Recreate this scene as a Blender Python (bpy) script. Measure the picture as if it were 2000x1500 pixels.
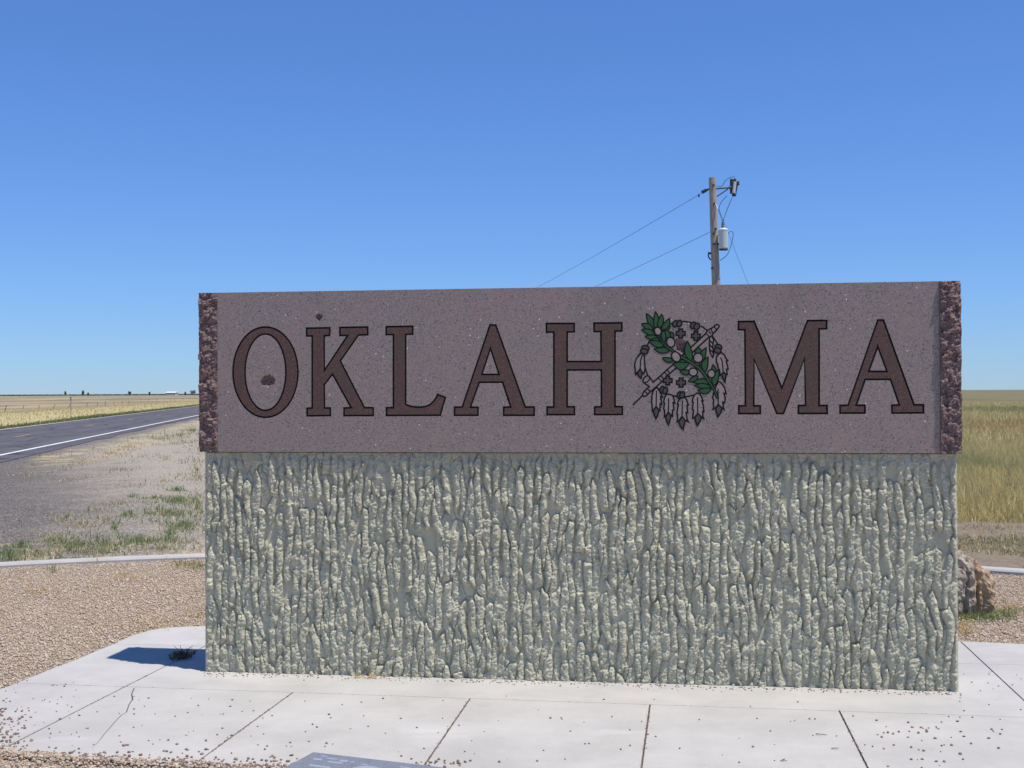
import bpy, bmesh, math, random
import numpy as np
from mathutils import Vector, Matrix
from mathutils.geometry import delaunay_2d_cdt
random.seed(7)
RNG = np.random.default_rng(11)
for o in list(bpy.data.objects):
    bpy.data.objects.remove(o)
SC = bpy.context.scene
COL = SC.collection

# ------------------------------------------------------------------ camera
EYE, FOC = 1.6, 2400.0
PITCH, ROLL = 0.00636, 0.00458
cf = Vector((0, math.cos(PITCH), math.sin(PITCH)))
cu0 = Vector((0, -math.sin(PITCH), math.cos(PITCH)))
cx0 = Vector((1, 0, 0))
cr = math.cos(ROLL) * cx0 - math.sin(ROLL) * cu0
cu = math.sin(ROLL) * cx0 + math.cos(ROLL) * cu0
cam = bpy.data.objects.new('camera', bpy.data.cameras.new('camera'))
COL.objects.link(cam)
m = Matrix.Identity(4)
for i in range(3):
    m[i][0] = cr[i]; m[i][1] = cu[i]; m[i][2] = -cf[i]
m[2][3] = EYE
cam.matrix_world = m
cam.data.sensor_width = 36
cam.data.lens = FOC / 2000 * 36
cam.data.clip_start = 0.05
cam.data.clip_end = 20000
SC.camera = cam

# ------------------------------------------------------------------ sky, sun, exposure
SUN = Vector((0.289, -0.171, 0.942)).normalized()
world = bpy.data.worlds.new('World'); SC.world = world; world.use_nodes = True
wn = world.node_tree.nodes; wl = world.node_tree.links
wn.clear()
sky = wn.new('ShaderNodeTexSky'); sky.sky_type = 'NISHITA'; sky.sun_disc = False
sky.sun_elevation = math.asin(SUN.z); sky.sun_rotation = math.atan2(SUN.x, SUN.y)
sky.altitude = 0; sky.air_density = 1.0; sky.dust_density = 0.0; sky.ozone_density = 4.0
gam = wn.new('ShaderNodeGamma'); gam.inputs['Gamma'].default_value = 0.84
wb = wn.new('ShaderNodeMix'); wb.data_type = 'RGBA'; wb.blend_type = 'MULTIPLY'; wb.inputs[0].default_value = 1.0      # the camera's cool white balance
wb.inputs[7].default_value = (0.383, 0.583, 0.965, 1)
bg = wn.new('ShaderNodeBackground'); bg.inputs['Strength'].default_value = 0.14
wo = wn.new('ShaderNodeOutputWorld')
wl.new(sky.outputs[0], gam.inputs['Color']); wl.new(gam.outputs[0], wb.inputs[6]); wl.new(wb.outputs[2], bg.inputs[0]); wl.new(bg.outputs[0], wo.inputs[0])
sl = bpy.data.lights.new('sun', 'SUN'); sl.energy = 4.0; sl.angle = math.radians(0.53); sl.color = (1.0, 0.945, 0.86)
so = bpy.data.objects.new('sun', sl); COL.objects.link(so)
so.rotation_euler = SUN.to_track_quat('Z', 'Y').to_euler(); so.location = SUN * 50
SC.view_settings.view_transform = 'Standard'; SC.view_settings.look = 'None'
SC.view_settings.gamma = 1; SC.view_settings.use_curve_mapping = False
SC.view_settings.exposure = 0.4
SC.render.engine = 'CYCLES'

# ------------------------------------------------------------------ photo measurements -> metres
def ray(px, py):
    return cf + cr * ((px - 1000) / FOC) + cu * ((750 - py) / FOC)
def G(px, py, z=0.0):
    v = ray(px, py); t = (z - EYE) / v.z
    return Vector((0, 0, EYE)) + v * t
def AT(px, py, depth):
    v = ray(px, py); return Vector((0, 0, EYE)) + v * (depth / v.y)
WL = Vector((-1.7977, 7.0564, 0)); WR = Vector((2.3747, 6.4970, 0))
ZT, ZB = 2.1758, 1.2638
WD = (WR - WL).normalized()
WN = Vector((WD.y, -WD.x, 0))          # towards the viewer
WW = (WR - WL).length
def face(px, py):
    """image point -> (u along the slab, z) on the polished front plane"""
    v = ray(px, py); o = Vector((0, 0, EYE))
    t = (WL - o).dot(WN) / v.dot(WN); p = o + v * t
    return ((p - WL).dot(WD), p.z)
def wp(u, z, out=0.0):
    p = WL + WD * u + WN * out; return (p.x, p.y, z)

# ------------------------------------------------------------------ helpers
def link(o, parent=None):
    COL.objects.link(o)
    if parent: o.parent = parent
    return o
def tag(o, label=None, cat=None, group=None, kind=None):
    if label: o['label'] = label
    if cat: o['category'] = cat
    if group: o['group'] = group
    if kind: o['kind'] = kind
    return o
def empty(name, loc=(0, 0, 0)):
    o = bpy.data.objects.new(name, None); o.empty_display_size = .1; o.location = loc
    bpy.context.view_layer.update()
    return link(o)
def mesh(name, verts, faces, mats, parent=None, mi=None, smooth=False, cols=None):
    me = bpy.data.meshes.new(name)
    if parent is not None:
        off = parent_off(parent)
        verts = [(v[0] - off[0], v[1] - off[1], v[2] - off[2]) for v in verts]
    me.from_pydata([tuple(v) for v in verts], [], [tuple(f) for f in faces])
    for mt in (mats if isinstance(mats, (list, tuple)) else [mats]): me.materials.append(mt)
    if mi is not None: me.polygons.foreach_set('material_index', mi)
    if smooth: me.polygons.foreach_set('use_smooth', [True] * len(me.polygons))
    if cols is not None:
        a = me.color_attributes.new('Col', 'FLOAT_COLOR', 'POINT'); a.data.foreach_set('color', np.asarray(cols, np.float32).ravel())
    me.update()
    return link(bpy.data.objects.new(name, me), parent)
def parent_off(p):
    v = Vector((0, 0, 0))
    while p is not None:
        v += p.location; p = p.parent
    return v
def np_mesh(name, V, F, mat, parent=None, cols=None, smooth=False):
    """fast path: V (n,3), F (m,k) with constant k"""
    V = np.asarray(V, np.float32); F = np.asarray(F, np.int32)
    if parent is not None: V = V - np.array(parent_off(parent), np.float32)
    me = bpy.data.meshes.new(name); k = F.shape[1]
    me.vertices.add(len(V)); me.vertices.foreach_set('co', V.ravel())
    me.loops.add(F.size); me.loops.foreach_set('vertex_index', F.ravel())
    me.polygons.add(len(F)); me.polygons.foreach_set('loop_start', np.arange(len(F), dtype=np.int32) * k)
    try: me.polygons.foreach_set('loop_total', np.full(len(F), k, np.int32))
    except Exception: pass
    if smooth: me.polygons.foreach_set('use_smooth', np.ones(len(F), bool))
    me.materials.append(mat)
    if cols is not None:
        a = me.color_attributes.new('Col', 'FLOAT_COLOR', 'POINT'); a.data.foreach_set('color', np.asarray(cols, np.float32).ravel())
    me.update(calc_edges=True); me.validate()
    return link(bpy.data.objects.new(name, me), parent)

def hash2(ix, iy, seed):
    h = (ix.astype(np.int64) * 374761393 + iy.astype(np.int64) * 668265263 + seed * 974634777) & 0xffffffff
    h = ((h ^ (h >> 13)) * 1274126177) & 0xffffffff
    h = h ^ (h >> 16)
    return (h & 0xffffff) / float(0xffffff)
def vnoise(x, y, seed=0):
    x = np.asarray(x, float); y = np.asarray(y, float)
    ix = np.floor(x); iy = np.floor(y); fx = x - ix; fy = y - iy
    fx = fx * fx * (3 - 2 * fx); fy = fy * fy * (3 - 2 * fy)
    a = hash2(ix, iy, seed); b = hash2(ix + 1, iy, seed); c = hash2(ix, iy + 1, seed); d = hash2(ix + 1, iy + 1, seed)
    return (a * (1 - fx) + b * fx) * (1 - fy) + (c * (1 - fx) + d * fx) * fy
def fbm(x, y, seed=0, oct=4):
    s = 0; a = .5
    for i in range(oct):
        s = s + a * vnoise(x * 2 ** i, y * 2 ** i, seed + i * 17); a *= .5
    return s / (1 - .5 ** oct)

def inside(pts, poly):
    pts = np.asarray(pts, float); P = np.asarray(poly, float)
    x, y = pts[:, 0], pts[:, 1]; r = np.zeros(len(pts), bool)
    j = len(P) - 1
    for i in range(len(P)):
        xi, yi, xj, yj = P[i, 0], P[i, 1], P[j, 0], P[j, 1]
        if yi != yj:
            c = ((yi > y) != (yj > y)) & (x < (xj - xi) * (y - yi) / (yj - yi) + xi); r ^= c
        j = i
    return r
def cdt_fill(loops):
    """even-odd filled triangulation of nested loops -> verts2d, tris, per-loop vertex index lists"""
    vs = []; es = []
    for L in loops:
        b = len(vs); n = len(L); vs += [Vector((p[0], p[1])) for p in L]
        es += [(b + i, b + (i + 1) % n) for i in range(n)]
    r = delaunay_2d_cdt(vs, es, [], 0, 1e-7)
    V = [(v.x, v.y) for v in r[0]]; T = [tuple(f) for f in r[2]]
    c = np.array([[sum(V[i][0] for i in t) / 3, sum(V[i][1] for i in t) / 3] for t in T])
    k = np.zeros(len(T), bool)
    for L in loops: k ^= inside(c, L)
    out = []
    for t, ok in zip(T, k):
        if not ok: continue
        a, b, d = (V[i] for i in t)
        if (b[0] - a[0]) * (d[1] - a[1]) - (b[1] - a[1]) * (d[0] - a[0]) < 0: t = t[::-1]
        out.append(t)
    return V, out
def area(L):
    return .5 * sum(L[i][0] * L[(i + 1) % len(L)][1] - L[(i + 1) % len(L)][0] * L[i][1] for i in range(len(L)))
def offset(L, d):
    """miter offset of a closed loop; d > 0 grows it"""
    L = [Vector(p) for p in L]; s = 1 if area(L) > 0 else -1; n = len(L); out = []
    for i in range(n):
        a = L[i] - L[i - 1]; b = L[(i + 1) % n] - L[i]
        if a.length < 1e-9: a = b
        if b.length < 1e-9: b = a
        na = Vector((a.y, -a.x)).normalized() * s; nb = Vector((b.y, -b.x)).normalized() * s
        k = na + nb
        if k.length < .3: k = na
        k.normalize(); c = max(k.dot(na), .35)
        out.append(tuple(L[i] + k * (d / c)))
    return out
def tube(pts, rad, seg=8, cap=True):
    pts = [Vector(p) for p in pts]; n = len(pts)
    rad = rad if isinstance(rad, (list, tuple)) else [rad] * n
    V = []; F = []
    up = Vector((0, 0, 1))
    for i, p in enumerate(pts):
        t = (pts[min(i + 1, n - 1)] - pts[max(i - 1, 0)]).normalized()
        a = t.cross(up if abs(t.z) < .95 else Vector((1, 0, 0))).normalized(); b = t.cross(a)
        for k in range(seg):
            an = 2 * math.pi * k / seg
            V.append(p + (a * math.cos(an) + b * math.sin(an)) * rad[i])
    for i in range(n - 1):
        for k in range(seg):
            k2 = (k + 1) % seg
            F.append((i * seg + k, (i + 1) * seg + k, (i + 1) * seg + k2, i * seg + k2))
    if cap:
        F.append(tuple(range(seg))); F.append(tuple(range((n - 1) * seg, n * seg))[::-1])
    return V, F
def merge(parts):
    V = []; F = []
    for v, f in parts:
        b = len(V); V += list(v); F += [tuple(i + b for i in q) for q in f]
    return V, F
def lathe(base, axis_pts, seg=16):
    """axis_pts: (r, z) profile around a vertical axis at base"""
    V = []; F = []
    for r, z in axis_pts:
        for k in range(seg):
            a = 2 * math.pi * k / seg; V.append((base[0] + r * math.cos(a), base[1] + r * math.sin(a), base[2] + z))
    n = len(axis_pts)
    for i in range(n - 1):
        for k in range(seg):
            k2 = (k + 1) % seg; F.append((i * seg + k, i * seg + k2, (i + 1) * seg + k2, (i + 1) * seg + k))
    F.append(tuple(range(seg))[::-1]); F.append(tuple(range((n - 1) * seg, n * seg)))
    return V, F
def prism(loops, z0, z1):
    """solid between z0 and z1 over an even-odd plan area"""
    V2, T = cdt_fill(loops); n = len(V2)
    V = [(x, y, z1) for x, y in V2] + [(x, y, z0) for x, y in V2]
    F = list(T) + [tuple(i + n for i in t[::-1]) for t in T]
    for L in loops:
        b = len(V); k = len(L); V += [(p[0], p[1], z1) for p in L] + [(p[0], p[1], z0) for p in L]
        for i in range(k):
            j = (i + 1) % k; F.append((b + i, b + k + i, b + k + j, b + j) if area(L) > 0 else (b + j, b + k + j, b + k + i, b + i))
    return V, F

# ------------------------------------------------------------------ materials
class NT:
    def __init__(s, name, rough=.8, spec=.3):
        s.m = bpy.data.materials.new(name); s.m.use_nodes = True; s.t = s.m.node_tree; s.N = s.t.nodes; s.L = s.t.links
        s.b = s.N['Principled BSDF']; s.b.inputs['Roughness'].default_value = rough; s.b.inputs['Specular IOR Level'].default_value = spec
        s.pos = None
    def P(s):
        if s.pos is None: s.pos = s.N.new('ShaderNodeNewGeometry').outputs['Position']
        return s.pos
    def put(s, sock, v):
        if isinstance(v, bpy.types.NodeSocket): s.L.new(v, sock)
        else: sock.default_value = v
    def mapv(s, scale, rot=0.0):
        n = s.N.new('ShaderNodeMapping'); s.L.new(s.P(), n.inputs[0]); n.inputs['Scale'].default_value = scale if hasattr(scale, '__len__') else (scale,) * 3
        n.inputs['Rotation'].default_value = (0, 0, rot)
        return n.outputs[0]
    def noise(s, scale, detail=3, rough=.55, vec=None):
        n = s.N.new('ShaderNodeTexNoise'); n.inputs['Scale'].default_value = scale; n.inputs['Detail'].default_value = detail; n.inputs['Roughness'].default_value = rough
        s.L.new(vec if vec is not None else s.P(), n.inputs['Vector']); return n.outputs[0]
    def voro(s, scale, out='Distance', vec=None, feature='F1'):
        n = s.N.new('ShaderNodeTexVoronoi'); n.inputs['Scale'].default_value = scale; n.feature = feature
        s.L.new(vec if vec is not None else s.P(), n.inputs['Vector']); return n.outputs[out]
    def ramp(s, x, stops, interp='LINEAR'):
        n = s.N.new('ShaderNodeValToRGB'); s.put(n.inputs[0], x); e = n.color_ramp.elements; n.color_ramp.interpolation = interp
        while len(e) < len(stops): e.new(.5)
        for k, (p, c) in zip(e, stops):
            k.position = p; k.color = (c[0], c[1], c[2], 1) if hasattr(c, '__len__') else (c, c, c, 1)
        return n.outputs[0]
    def math(s, op, a, b=0.0, clamp=False):
        n = s.N.new('ShaderNodeMath'); n.operation = op; n.use_clamp = clamp; s.put(n.inputs[0], a); s.put(n.inputs[1], b); return n.outputs[0]
    def step(s, x, a, b):
        n = s.N.new('ShaderNodeMapRange'); n.interpolation_type = 'SMOOTHSTEP'; s.put(n.inputs[0], x); n.inputs[1].default_value = a; n.inputs[2].default_value = b
        return n.outputs[0]
    def mix(s, f, a, b, mode='MIX'):
        n = s.N.new('ShaderNodeMix'); n.data_type = 'RGBA'; n.blend_type = mode; s.put(n.inputs[0], f)
        for k, v in ((6, a), (7, b)):
            s.put(n.inputs[k], v if isinstance(v, bpy.types.NodeSocket) else (v[0], v[1], v[2], 1))
        return n.outputs[2]
    def dot(s, v):
        n = s.N.new('ShaderNodeVectorMath'); n.operation = 'DOT_PRODUCT'; s.L.new(s.P(), n.inputs[0]); n.inputs[1].default_value = v; return n.outputs['Value']
    def col(s, v): s.put(s.b.inputs['Base Color'], v if isinstance(v, bpy.types.NodeSocket) else (v[0], v[1], v[2], 1)); return s
    def rough(s, v): s.put(s.b.inputs['Roughness'], v); return s
    def bump(s, h, strength=.3, dist=.01):
        n = s.N.new('ShaderNodeBump'); n.inputs['Strength'].default_value = strength; n.inputs['Distance'].default_value = dist
        s.L.new(h, n.inputs['Height']); s.L.new(n.outputs[0], s.b.inputs['Normal']); return s
    def attr(s, name='Col'):
        n = s.N.new('ShaderNodeAttribute'); n.attribute_name = name; return n.outputs['Color']

def plain(name, c, rough=.6, spec=.3, metal=0, vary=.15, scale=20):
    t = NT(name, rough, spec); t.b.inputs['Metallic'].default_value = metal
    n = t.noise(scale, 4)
    t.col(t.mix(n, [k * (1 - vary) for k in c], [min(1, k * (1 + vary)) for k in c])); return t.m

# polished granite: pale mauve ground, darker and redder grains, pin-prick black and white flecks
def granite(name, lo, hi, rough, fleck=True, bump=0.0):
    t = NT(name, rough, .5)
    big = t.noise(7, 3); grain = t.noise(110, 3, .75)
    c = t.mix(t.step(grain, .35, .65), lo, hi)
    c = t.mix(t.math('MULTIPLY', t.step(big, .45, .7), .5), c, (hi[0] * 1.02, hi[1] * .82, hi[2] * .82))
    c = t.mix(t.math('MULTIPLY', t.step(t.noise(2.2, 4, .6, t.mapv((1, 1, .35))), .5, .72), .3), c, (lo[0] * .9, lo[1] * .95, lo[2] * 1.0))
    v1 = t.voro(78); c = t.mix(t.math('MULTIPLY', t.step(v1, .30, .16), t.step(t.noise(45, 1), .46, .56)), c, (.035, .03, .04))
    v2 = t.voro(140); c = t.mix(t.math('MULTIPLY', t.math('MULTIPLY', t.step(v2, .3, .15), t.step(t.noise(90, 1), .5, .6)), .7), c, (.06, .05, .065))
    if fleck:
        v3 = t.voro(30); c = t.mix(t.math('MULTIPLY', t.step(v3, .13, .07), t.step(t.noise(24, 1), .55, .60)), c, (.85, .82, .8))
    t.col(c)
    if bump: t.bump(t.noise(220, 3, .8), bump, .004)
    return t.m
M_GRAN = granite('polished_mauve_granite', (.205, .161, .139), (.335, .27, .231), .34)
M_HONED = granite('honed_pale_granite', (.25, .198, .175), (.35, .285, .25), .6, False)
M_BACK = granite('sawn_granite', (.17, .12, .13), (.24, .18, .19), .6)
t = NT('split_granite', .65, .4)
g1 = t.noise(120, 3, .7); v = t.voro(110)
c = t.mix(t.step(g1, .38, .62), (.115, .068, .062), (.29, .195, .175))
c = t.mix(t.math('MULTIPLY', t.step(v, .22, .1), t.step(t.noise(50, 1), .5, .58)), c, (.68, .60, .57))
c = t.mix(t.math('MULTIPLY', t.step(t.voro(75), .2, .1), .7), c, (.05, .03, .035))
t.col(c); t.bump(t.noise(90, 5, .75), .8, .012); M_SPLIT = t.m
t = NT('letter_fill', .75, .25)
c = t.mix(t.step(t.noise(150, 2, .7), .35, .65), (.075, .040, .033), (.150, .085, .070))
c = t.mix(t.math('MULTIPLY', t.step(t.noise(6, 5, .7), .42, .66), .75), c, (.085, .068, .05))
c = t.mix(t.math('MULTIPLY', t.step(t.noise(60, 3, .8), .52, .7), .5), c, (.19, .12, .105))
t.col(c); t.bump(t.noise(300, 2), .2, .002); M_FILL = t.m
M_BLACK = plain('black_paint', (.009, .0085, .009), .75, .2, vary=.7, scale=150)
M_GREEN = plain('green_paint', (.028, .100, .036), .7, .25, vary=.55, scale=140)
M_BEAD = plain('grey_brown_paint', (.085, .072, .058), .7, .25, vary=.3, scale=120)
t = NT('bark_relief_paint', .42, .5)
n = t.noise(3, 4); c = t.mix(t.step(n, .3, .7), (.512, .488, .348), (.577, .552, .40))
c = t.mix(t.math('MULTIPLY', t.step(t.noise(24, 4), .58, .75), .25), c, (.43, .40, .285))
t.col(c); t.rough(t.ramp(t.noise(40, 3), [(.3, .30), (.7, .55)]))
t.bump(t.noise(130, 4, .75), .9, .008); M_BARK = t.m
# concrete
t = NT('pale_concrete', .9, .2)
c = t.mix(t.step(t.noise(1.6, 6, .65), .3, .7), (.385, .372, .35), (.465, .45, .425))
c = t.mix(t.math('MULTIPLY', t.step(t.noise(260, 2, .7), .48, .8), .35), c, (.30, .275, .24))
c = t.mix(t.math('MULTIPLY', t.step(t.noise(.9, 6, .7, t.mapv((1, 3, 1))), .56, .74), .5), c, (.53, .52, .505))
c = t.mix(t.math('MULTIPLY', t.step(t.noise(5, 6, .72), .58, .78), .4), c, (.32, .285, .235))
c = t.mix(t.math('MULTIPLY', t.step(t.noise(2.2, 7, .75), .6, .7), .28), c, (.34, .32, .30))
c = t.mix(t.math('MULTIPLY', t.step(t.voro(38), .16, .06), t.step(t.noise(14, 2), .55, .65)), c, (.22, .19, .16))
t.col(c); t.bump(t.noise(60, 4, .7, t.mapv((7, .25, 1))), .35, .004); M_CONC = t.m
M_JOINT = plain('joint_dirt', (.16, .12, .09), .95, .1, vary=.5, scale=60)
# pebbles: palette per pebble
t = NT('pebble_stone', .85, .25); t.col(t.mix(t.math('MULTIPLY', t.noise(120, 2), .5), t.attr(), (.3, .24, .18))); M_PEB = t.m
t = NT('grass_blade', .75, .2); t.col(t.attr()); 
tr = t.N.new('ShaderNodeBsdfTranslucent'); t.L.new(t.attr(), tr.inputs[0]); mx = t.N.new('ShaderNodeMixShader'); mx.inputs[0].default_value = .45
t.L.new(t.b.outputs[0], mx.inputs[1]); t.L.new(tr.outputs[0], mx.inputs[2]); t.L.new(mx.outputs[0], t.N['Material Output'].inputs[0]); M_BLADE = t.m
# gravel bed (fine stone between the loose pebbles)
t = NT('gravel_bed', .95, .15)
cell = t.voro(70, 'Color'); n = t.N.new('ShaderNodeSeparateColor'); t.L.new(cell, n.inputs[0])
c = t.ramp(n.outputs[0], [(0, (.26, .19, .14)), (.35, (.40, .31, .23)), (.7, (.48, .39, .31)), (1, (.58, .51, .44))])
t.col(c); t.bump(t.voro(70), .8, .01); M_BED = t.m

# asphalt
t = NT('asphalt', .85, .25)
c = t.mix(t.step(t.noise(130, 3, .7), .35, .65), (.072, .068, .078), (.115, .108, .118))
rdir = Vector((-.1625, .9867, 0)).normalized(); rn = Vector((rdir.y, -rdir.x, 0)); rs_ = t.dot(tuple(rn))
wear = t.math('SINE', t.math('MULTIPLY', rs_, 2 * math.pi / 1.77))
c = t.mix(t.math('MULTIPLY', t.math('ADD', t.math('MULTIPLY', wear, .5), .5), .45), c, (.135, .127, .132))
c = t.mix(t.math('MULTIPLY', t.step(t.noise(.5, 5, .7, t.mapv((2, .2, 1), .163)), .48, .66), .6), c, (.062, .059, .066))
c = t.mix(t.math('MULTIPLY', t.step(t.voro(.35, 'Distance', None, 'DISTANCE_TO_EDGE'), .035, .012), .8), c, (.035, .033, .036))
t.col(c); M_ASPH = t.m
t = NT('white_road_paint', .8, .2); t.col(t.mix(t.step(t.noise(5, 6, .75), .48, .7), (.74, .74, .74), (.28, .27, .28))); M_WLINE = t.m
t = NT('yellow_road_paint', .8, .2); t.col(t.mix(t.step(t.noise(7, 5, .7), .45, .75), (.42, .27, .08), (.14, .12, .10))); M_YLINE = t.m

# ------------------------------------------------------------------ terrain
RD = Vector((-.1625, .9867, 0)).normalized(); RNv = Vector((RD.y, -RD.x, 0))   # along / right-hand normal of the road
R_NEAR = G(190, 852, -.35)                                            # a point of the near edge line
RW = 7.07
C0 = Vector((-.867, 2.08, 0)); CR = 10.24                               # kerb circle (back edge)
def road_s(x, y): return (x - R_NEAR.x) * RNv.x + (y - R_NEAR.y) * RNv.y  # 0 on the near edge line, negative on the road
def sst(x, a, b):
    k = np.clip((x - a) / (b - a), 0, 1); return k * k * (3 - 2 * k)
def terrain(x, y):
    x = np.asarray(x, float); y = np.asarray(y, float)
    r = np.hypot(x - C0.x, y - C0.y)
    s = road_s(x, y)
    z = -.03 - .32 * sst(r, CR + .1, CR + 16) * sst(-x, -8, 14)
    z = z + (.035 * (fbm(x * .5, y * .5, 3) - .5)) * sst(r, CR + .3, CR + 3) * sst(np.abs(s + RW / 2), RW / 2 + .8, RW / 2 + 3)
    road = 1 - sst(np.abs(s + RW / 2), RW / 2 + .6, RW / 2 + 3)
    z = z * (1 - road) + (-.36) * road
    # shallow valley beyond the road, rising again to the skyline
    d = -(s + RW)
    z = z - 2.2 * sst(d, 4, 60) * (1 - .75 * sst(y, 500, 1600)) + (.5 * (fbm(x * .012, y * .012, 9) - .5)) * sst(d, 20, 90)
    right = sst(x, 3, 40)
    z = z + right * .5 * (fbm(x * .02, y * .02, 5) - .5) * sst(y, 20, 90)
    z = np.where(r < CR, -.045, z)
    return z
rr = np.concatenate([[0.5], np.geomspace(1.2, 14, 40), np.geomspace(14.4, 9000, 150)])
an = np.concatenate([np.radians(np.linspace(-180, -32, 60, endpoint=False)), np.radians(np.linspace(-32, 32, 321)), np.radians(np.linspace(32, 180, 60, endpoint=False)[1:])])
RR, AN = np.meshgrid(rr, an, indexing='ij')
GX = RR * np.sin(AN); GY = RR * np.cos(AN); GZ = terrain(GX, GY)
V = np.stack([GX, GY, GZ], -1).reshape(-1, 3); na = len(an)
I = np.arange(len(rr) - 1)[:, None] * na; J = np.arange(na)[None, :]; J2 = (J + 1) % na
F = np.stack([I + J, I + J2, I + na + J2, I + na + J], -1).reshape(-1, 4)[:, ::-1]
# ground material
t = NT('prairie_ground', .95, .1)
P = t.P(); sx = t.N.new('ShaderNodeSeparateXYZ'); t.L.new(P, sx.inputs[0]); X, Y = sx.outputs[0], sx.outputs[1]
s_ = t.math('SUBTRACT', t.dot(tuple(RNv)), RNv.dot(R_NEAR))
wob = t.noise(.35, 4); wob2 = t.noise(1.1, 5, .65)
fine = t.noise(45, 3, .7); finer = t.voro(55, 'Color'); sc = t.N.new('ShaderNodeSeparateColor'); t.L.new(finer, sc.inputs[0])
# pull-off gravel: pinkish tan with a dark grey tongue of old asphalt
pink = t.ramp(sc.outputs[0], [(0, (.175, .146, .119)), (.4, (.285, .245, .20)), (.8, (.37, .32, .265)), (1, (.56, .52, .44))])
dark = t.ramp(sc.outputs[0], [(0, (.062, .054, .048)), (.5, (.112, .10, .089)), (.85, (.155, .14, .125)), (1, (.40, .38, .37))])
Pa = G(135, 905, -.3); Pb = G(215, 1070, -.1); bl_ = (Pb - Pa).normalized(); bn = Vector((bl_.y, -bl_.x, 0))
dk = t.math('SUBTRACT', t.dot(tuple(bn)), bn.dot(Pa)); dk = t.math('ADD', dk, t.math('MULTIPLY', t.math('SUBTRACT', wob2, .5), 3.2))
dk = t.math('ADD', dk, t.math('MULTIPLY', t.math('SUBTRACT', wob, .5), 2.5))
pull = t.mix(t.math('MAXIMUM', t.step(dk, -2.4, 1.6), t.math('MULTIPLY', t.step(t.math('ADD', s_, t.math('MULTIPLY', wob2, 2.4)), 4.2, 2.0), .8)), pink, dark)
straw = t.ramp(t.noise(18, 4, .7), [(.3, (.30, .24, .14)), (.55, (.44, .36, .21)), (.8, (.55, .46, .29))])
# straw-coloured strip of dead grass beside the asphalt, patches elsewhere
sm = t.math('ADD', s_, t.math('MULTIPLY', t.math('SUBTRACT', wob, .5), 3.0))
strip = t.math('MULTIPLY', t.math('MULTIPLY', t.step(sm, 1.3, 1.9), t.step(sm, 4.6, 2.8)), t.step(Y, 30, 38))
pull = t.mix(t.math('MULTIPLY', strip, t.step(wob2, .46, .6)), pull, straw)
near = t.step(Y, 15.0, 12.2)
pull = t.mix(t.math('MULTIPLY', t.math('MULTIPLY', near, .85), t.step(t.noise(1.4, 5, .7), .47, .6)), pull, t.mix(.45, straw, pink))
# prairie: bands of straw, olive, rust, with bare earth
gx = t.noise(.035, 5, .6, t.mapv((1, .5, 1))); gy = t.noise(.012, 4, .6)
field = t.ramp(gx, [(.28, (.115, .11, .05)), (.42, (.165, .142, .075)), (.55, (.19, .165, .09)), (.66, (.14, .13, .06)), (.78, (.18, .135, .07))])  # grass tones darkened to hold the shade among the blades
field = t.mix(t.math('MULTIPLY', t.step(gy, .5, .62), .6), field, (.165, .145, .095))
field = t.mix(t.math('MULTIPLY', t.step(t.noise(6, 4, .7), .4, .75), .4), field, (.115, .11, .05))
lf = t.ramp(t.noise(.012, 3, .5, t.mapv((1, .3, 1), .12)), [(.30, (.36, .30, .165)), (.40, (.29, .235, .145)), (.46, (.15, .125, .105)), (.52, (.35, .285, .17)), (.58, (.30, .24, .15)), (.63, (.16, .14, .11)), (.72, (.37, .31, .18))])
d_ = t.math('SUBTRACT', -RW, s_)
ylw = t.step(d_, 46, 26)
lf = t.mix(ylw, lf, (.42, .355, .185))
lf = t.mix(t.math('MULTIPLY', t.step(t.noise(.4, 4, .7), .45, .7), .3), lf, (.33, .28, .13))
lf = t.mix(t.math('MULTIPLY', t.step(Y, 800, 1600), .8), lf, (.22, .225, .14))
earth = t.ramp(t.noise(14, 4, .7), [(.3, (.15, .115, .08)), (.7, (.26, .215, .16))])
rf = t.mix(t.step(t.math('ADD', Y, t.math('MULTIPLY', wob2, 1.6)), 16.6, 15.4), field, earth)
side = t.step(t.math('ADD', t.math('SUBTRACT', X, t.math('MULTIPLY', Y, .06)), t.math('MULTIPLY', wob, 2.5)), 1.5, 3.5)
far = t.step(Y, 90, 160)
c = t.mix(t.math('MAXIMUM', side, t.math('MULTIPLY', far, t.step(s_, 5, 8))), pull, rf)
c = t.mix(t.step(d_, .2, .7), c, lf)
t.col(c); t.bump(fine, .5, .02); M_GROUND = t.m
tag(np_mesh('ground', V, F, M_GROUND, smooth=True), kind='structure')

# ------------------------------------------------------------------ road
def along(s, a, z): 
    p = R_NEAR + RD * a + RNv * s; return (p.x, p.y, z)
ts = np.concatenate([np.linspace(-60, 120, 60), np.geomspace(125, 1800, 40)])
def strip_mesh(name, s0, s1, a0, a1, z, mat, parent, skirt=0.0, wob=0.0):
    aa = [a for a in ts if a0 < a < a1]; aa = [a0] + aa + [a1]
    V = []; F = []
    for a in aa:
        w = wob * (float(vnoise(a * .5, 0, 4)) - .5)
        V += [along(s0, a, z), along(s1 + w, a, z), along(s0, a, z - skirt), along(s1 + w, a, z - skirt)]
    for i in range(len(aa) - 1):
        b = i * 4; F.append((b, b + 1, b + 5, b + 4)[::1])
        if skirt: F += [(b + 1, b + 3, b + 7, b + 5), (b + 2, b, b + 4, b + 6)]
    V.append  # keep list
    return mesh(name, V, F, mat, parent)
road = strip_mesh('road', -RW - .25, .75, -60, 1800, -.335, M_ASPH, None, .06, .5); tag(road, kind='structure')
strip_mesh('edge_line', -.16, 0.0, -60, 1800, -.331, M_WLINE, road)
strip_mesh('edge_line', -RW - .02, -RW + .11, -60, 1800, -.331, M_WLINE, road)
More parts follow.
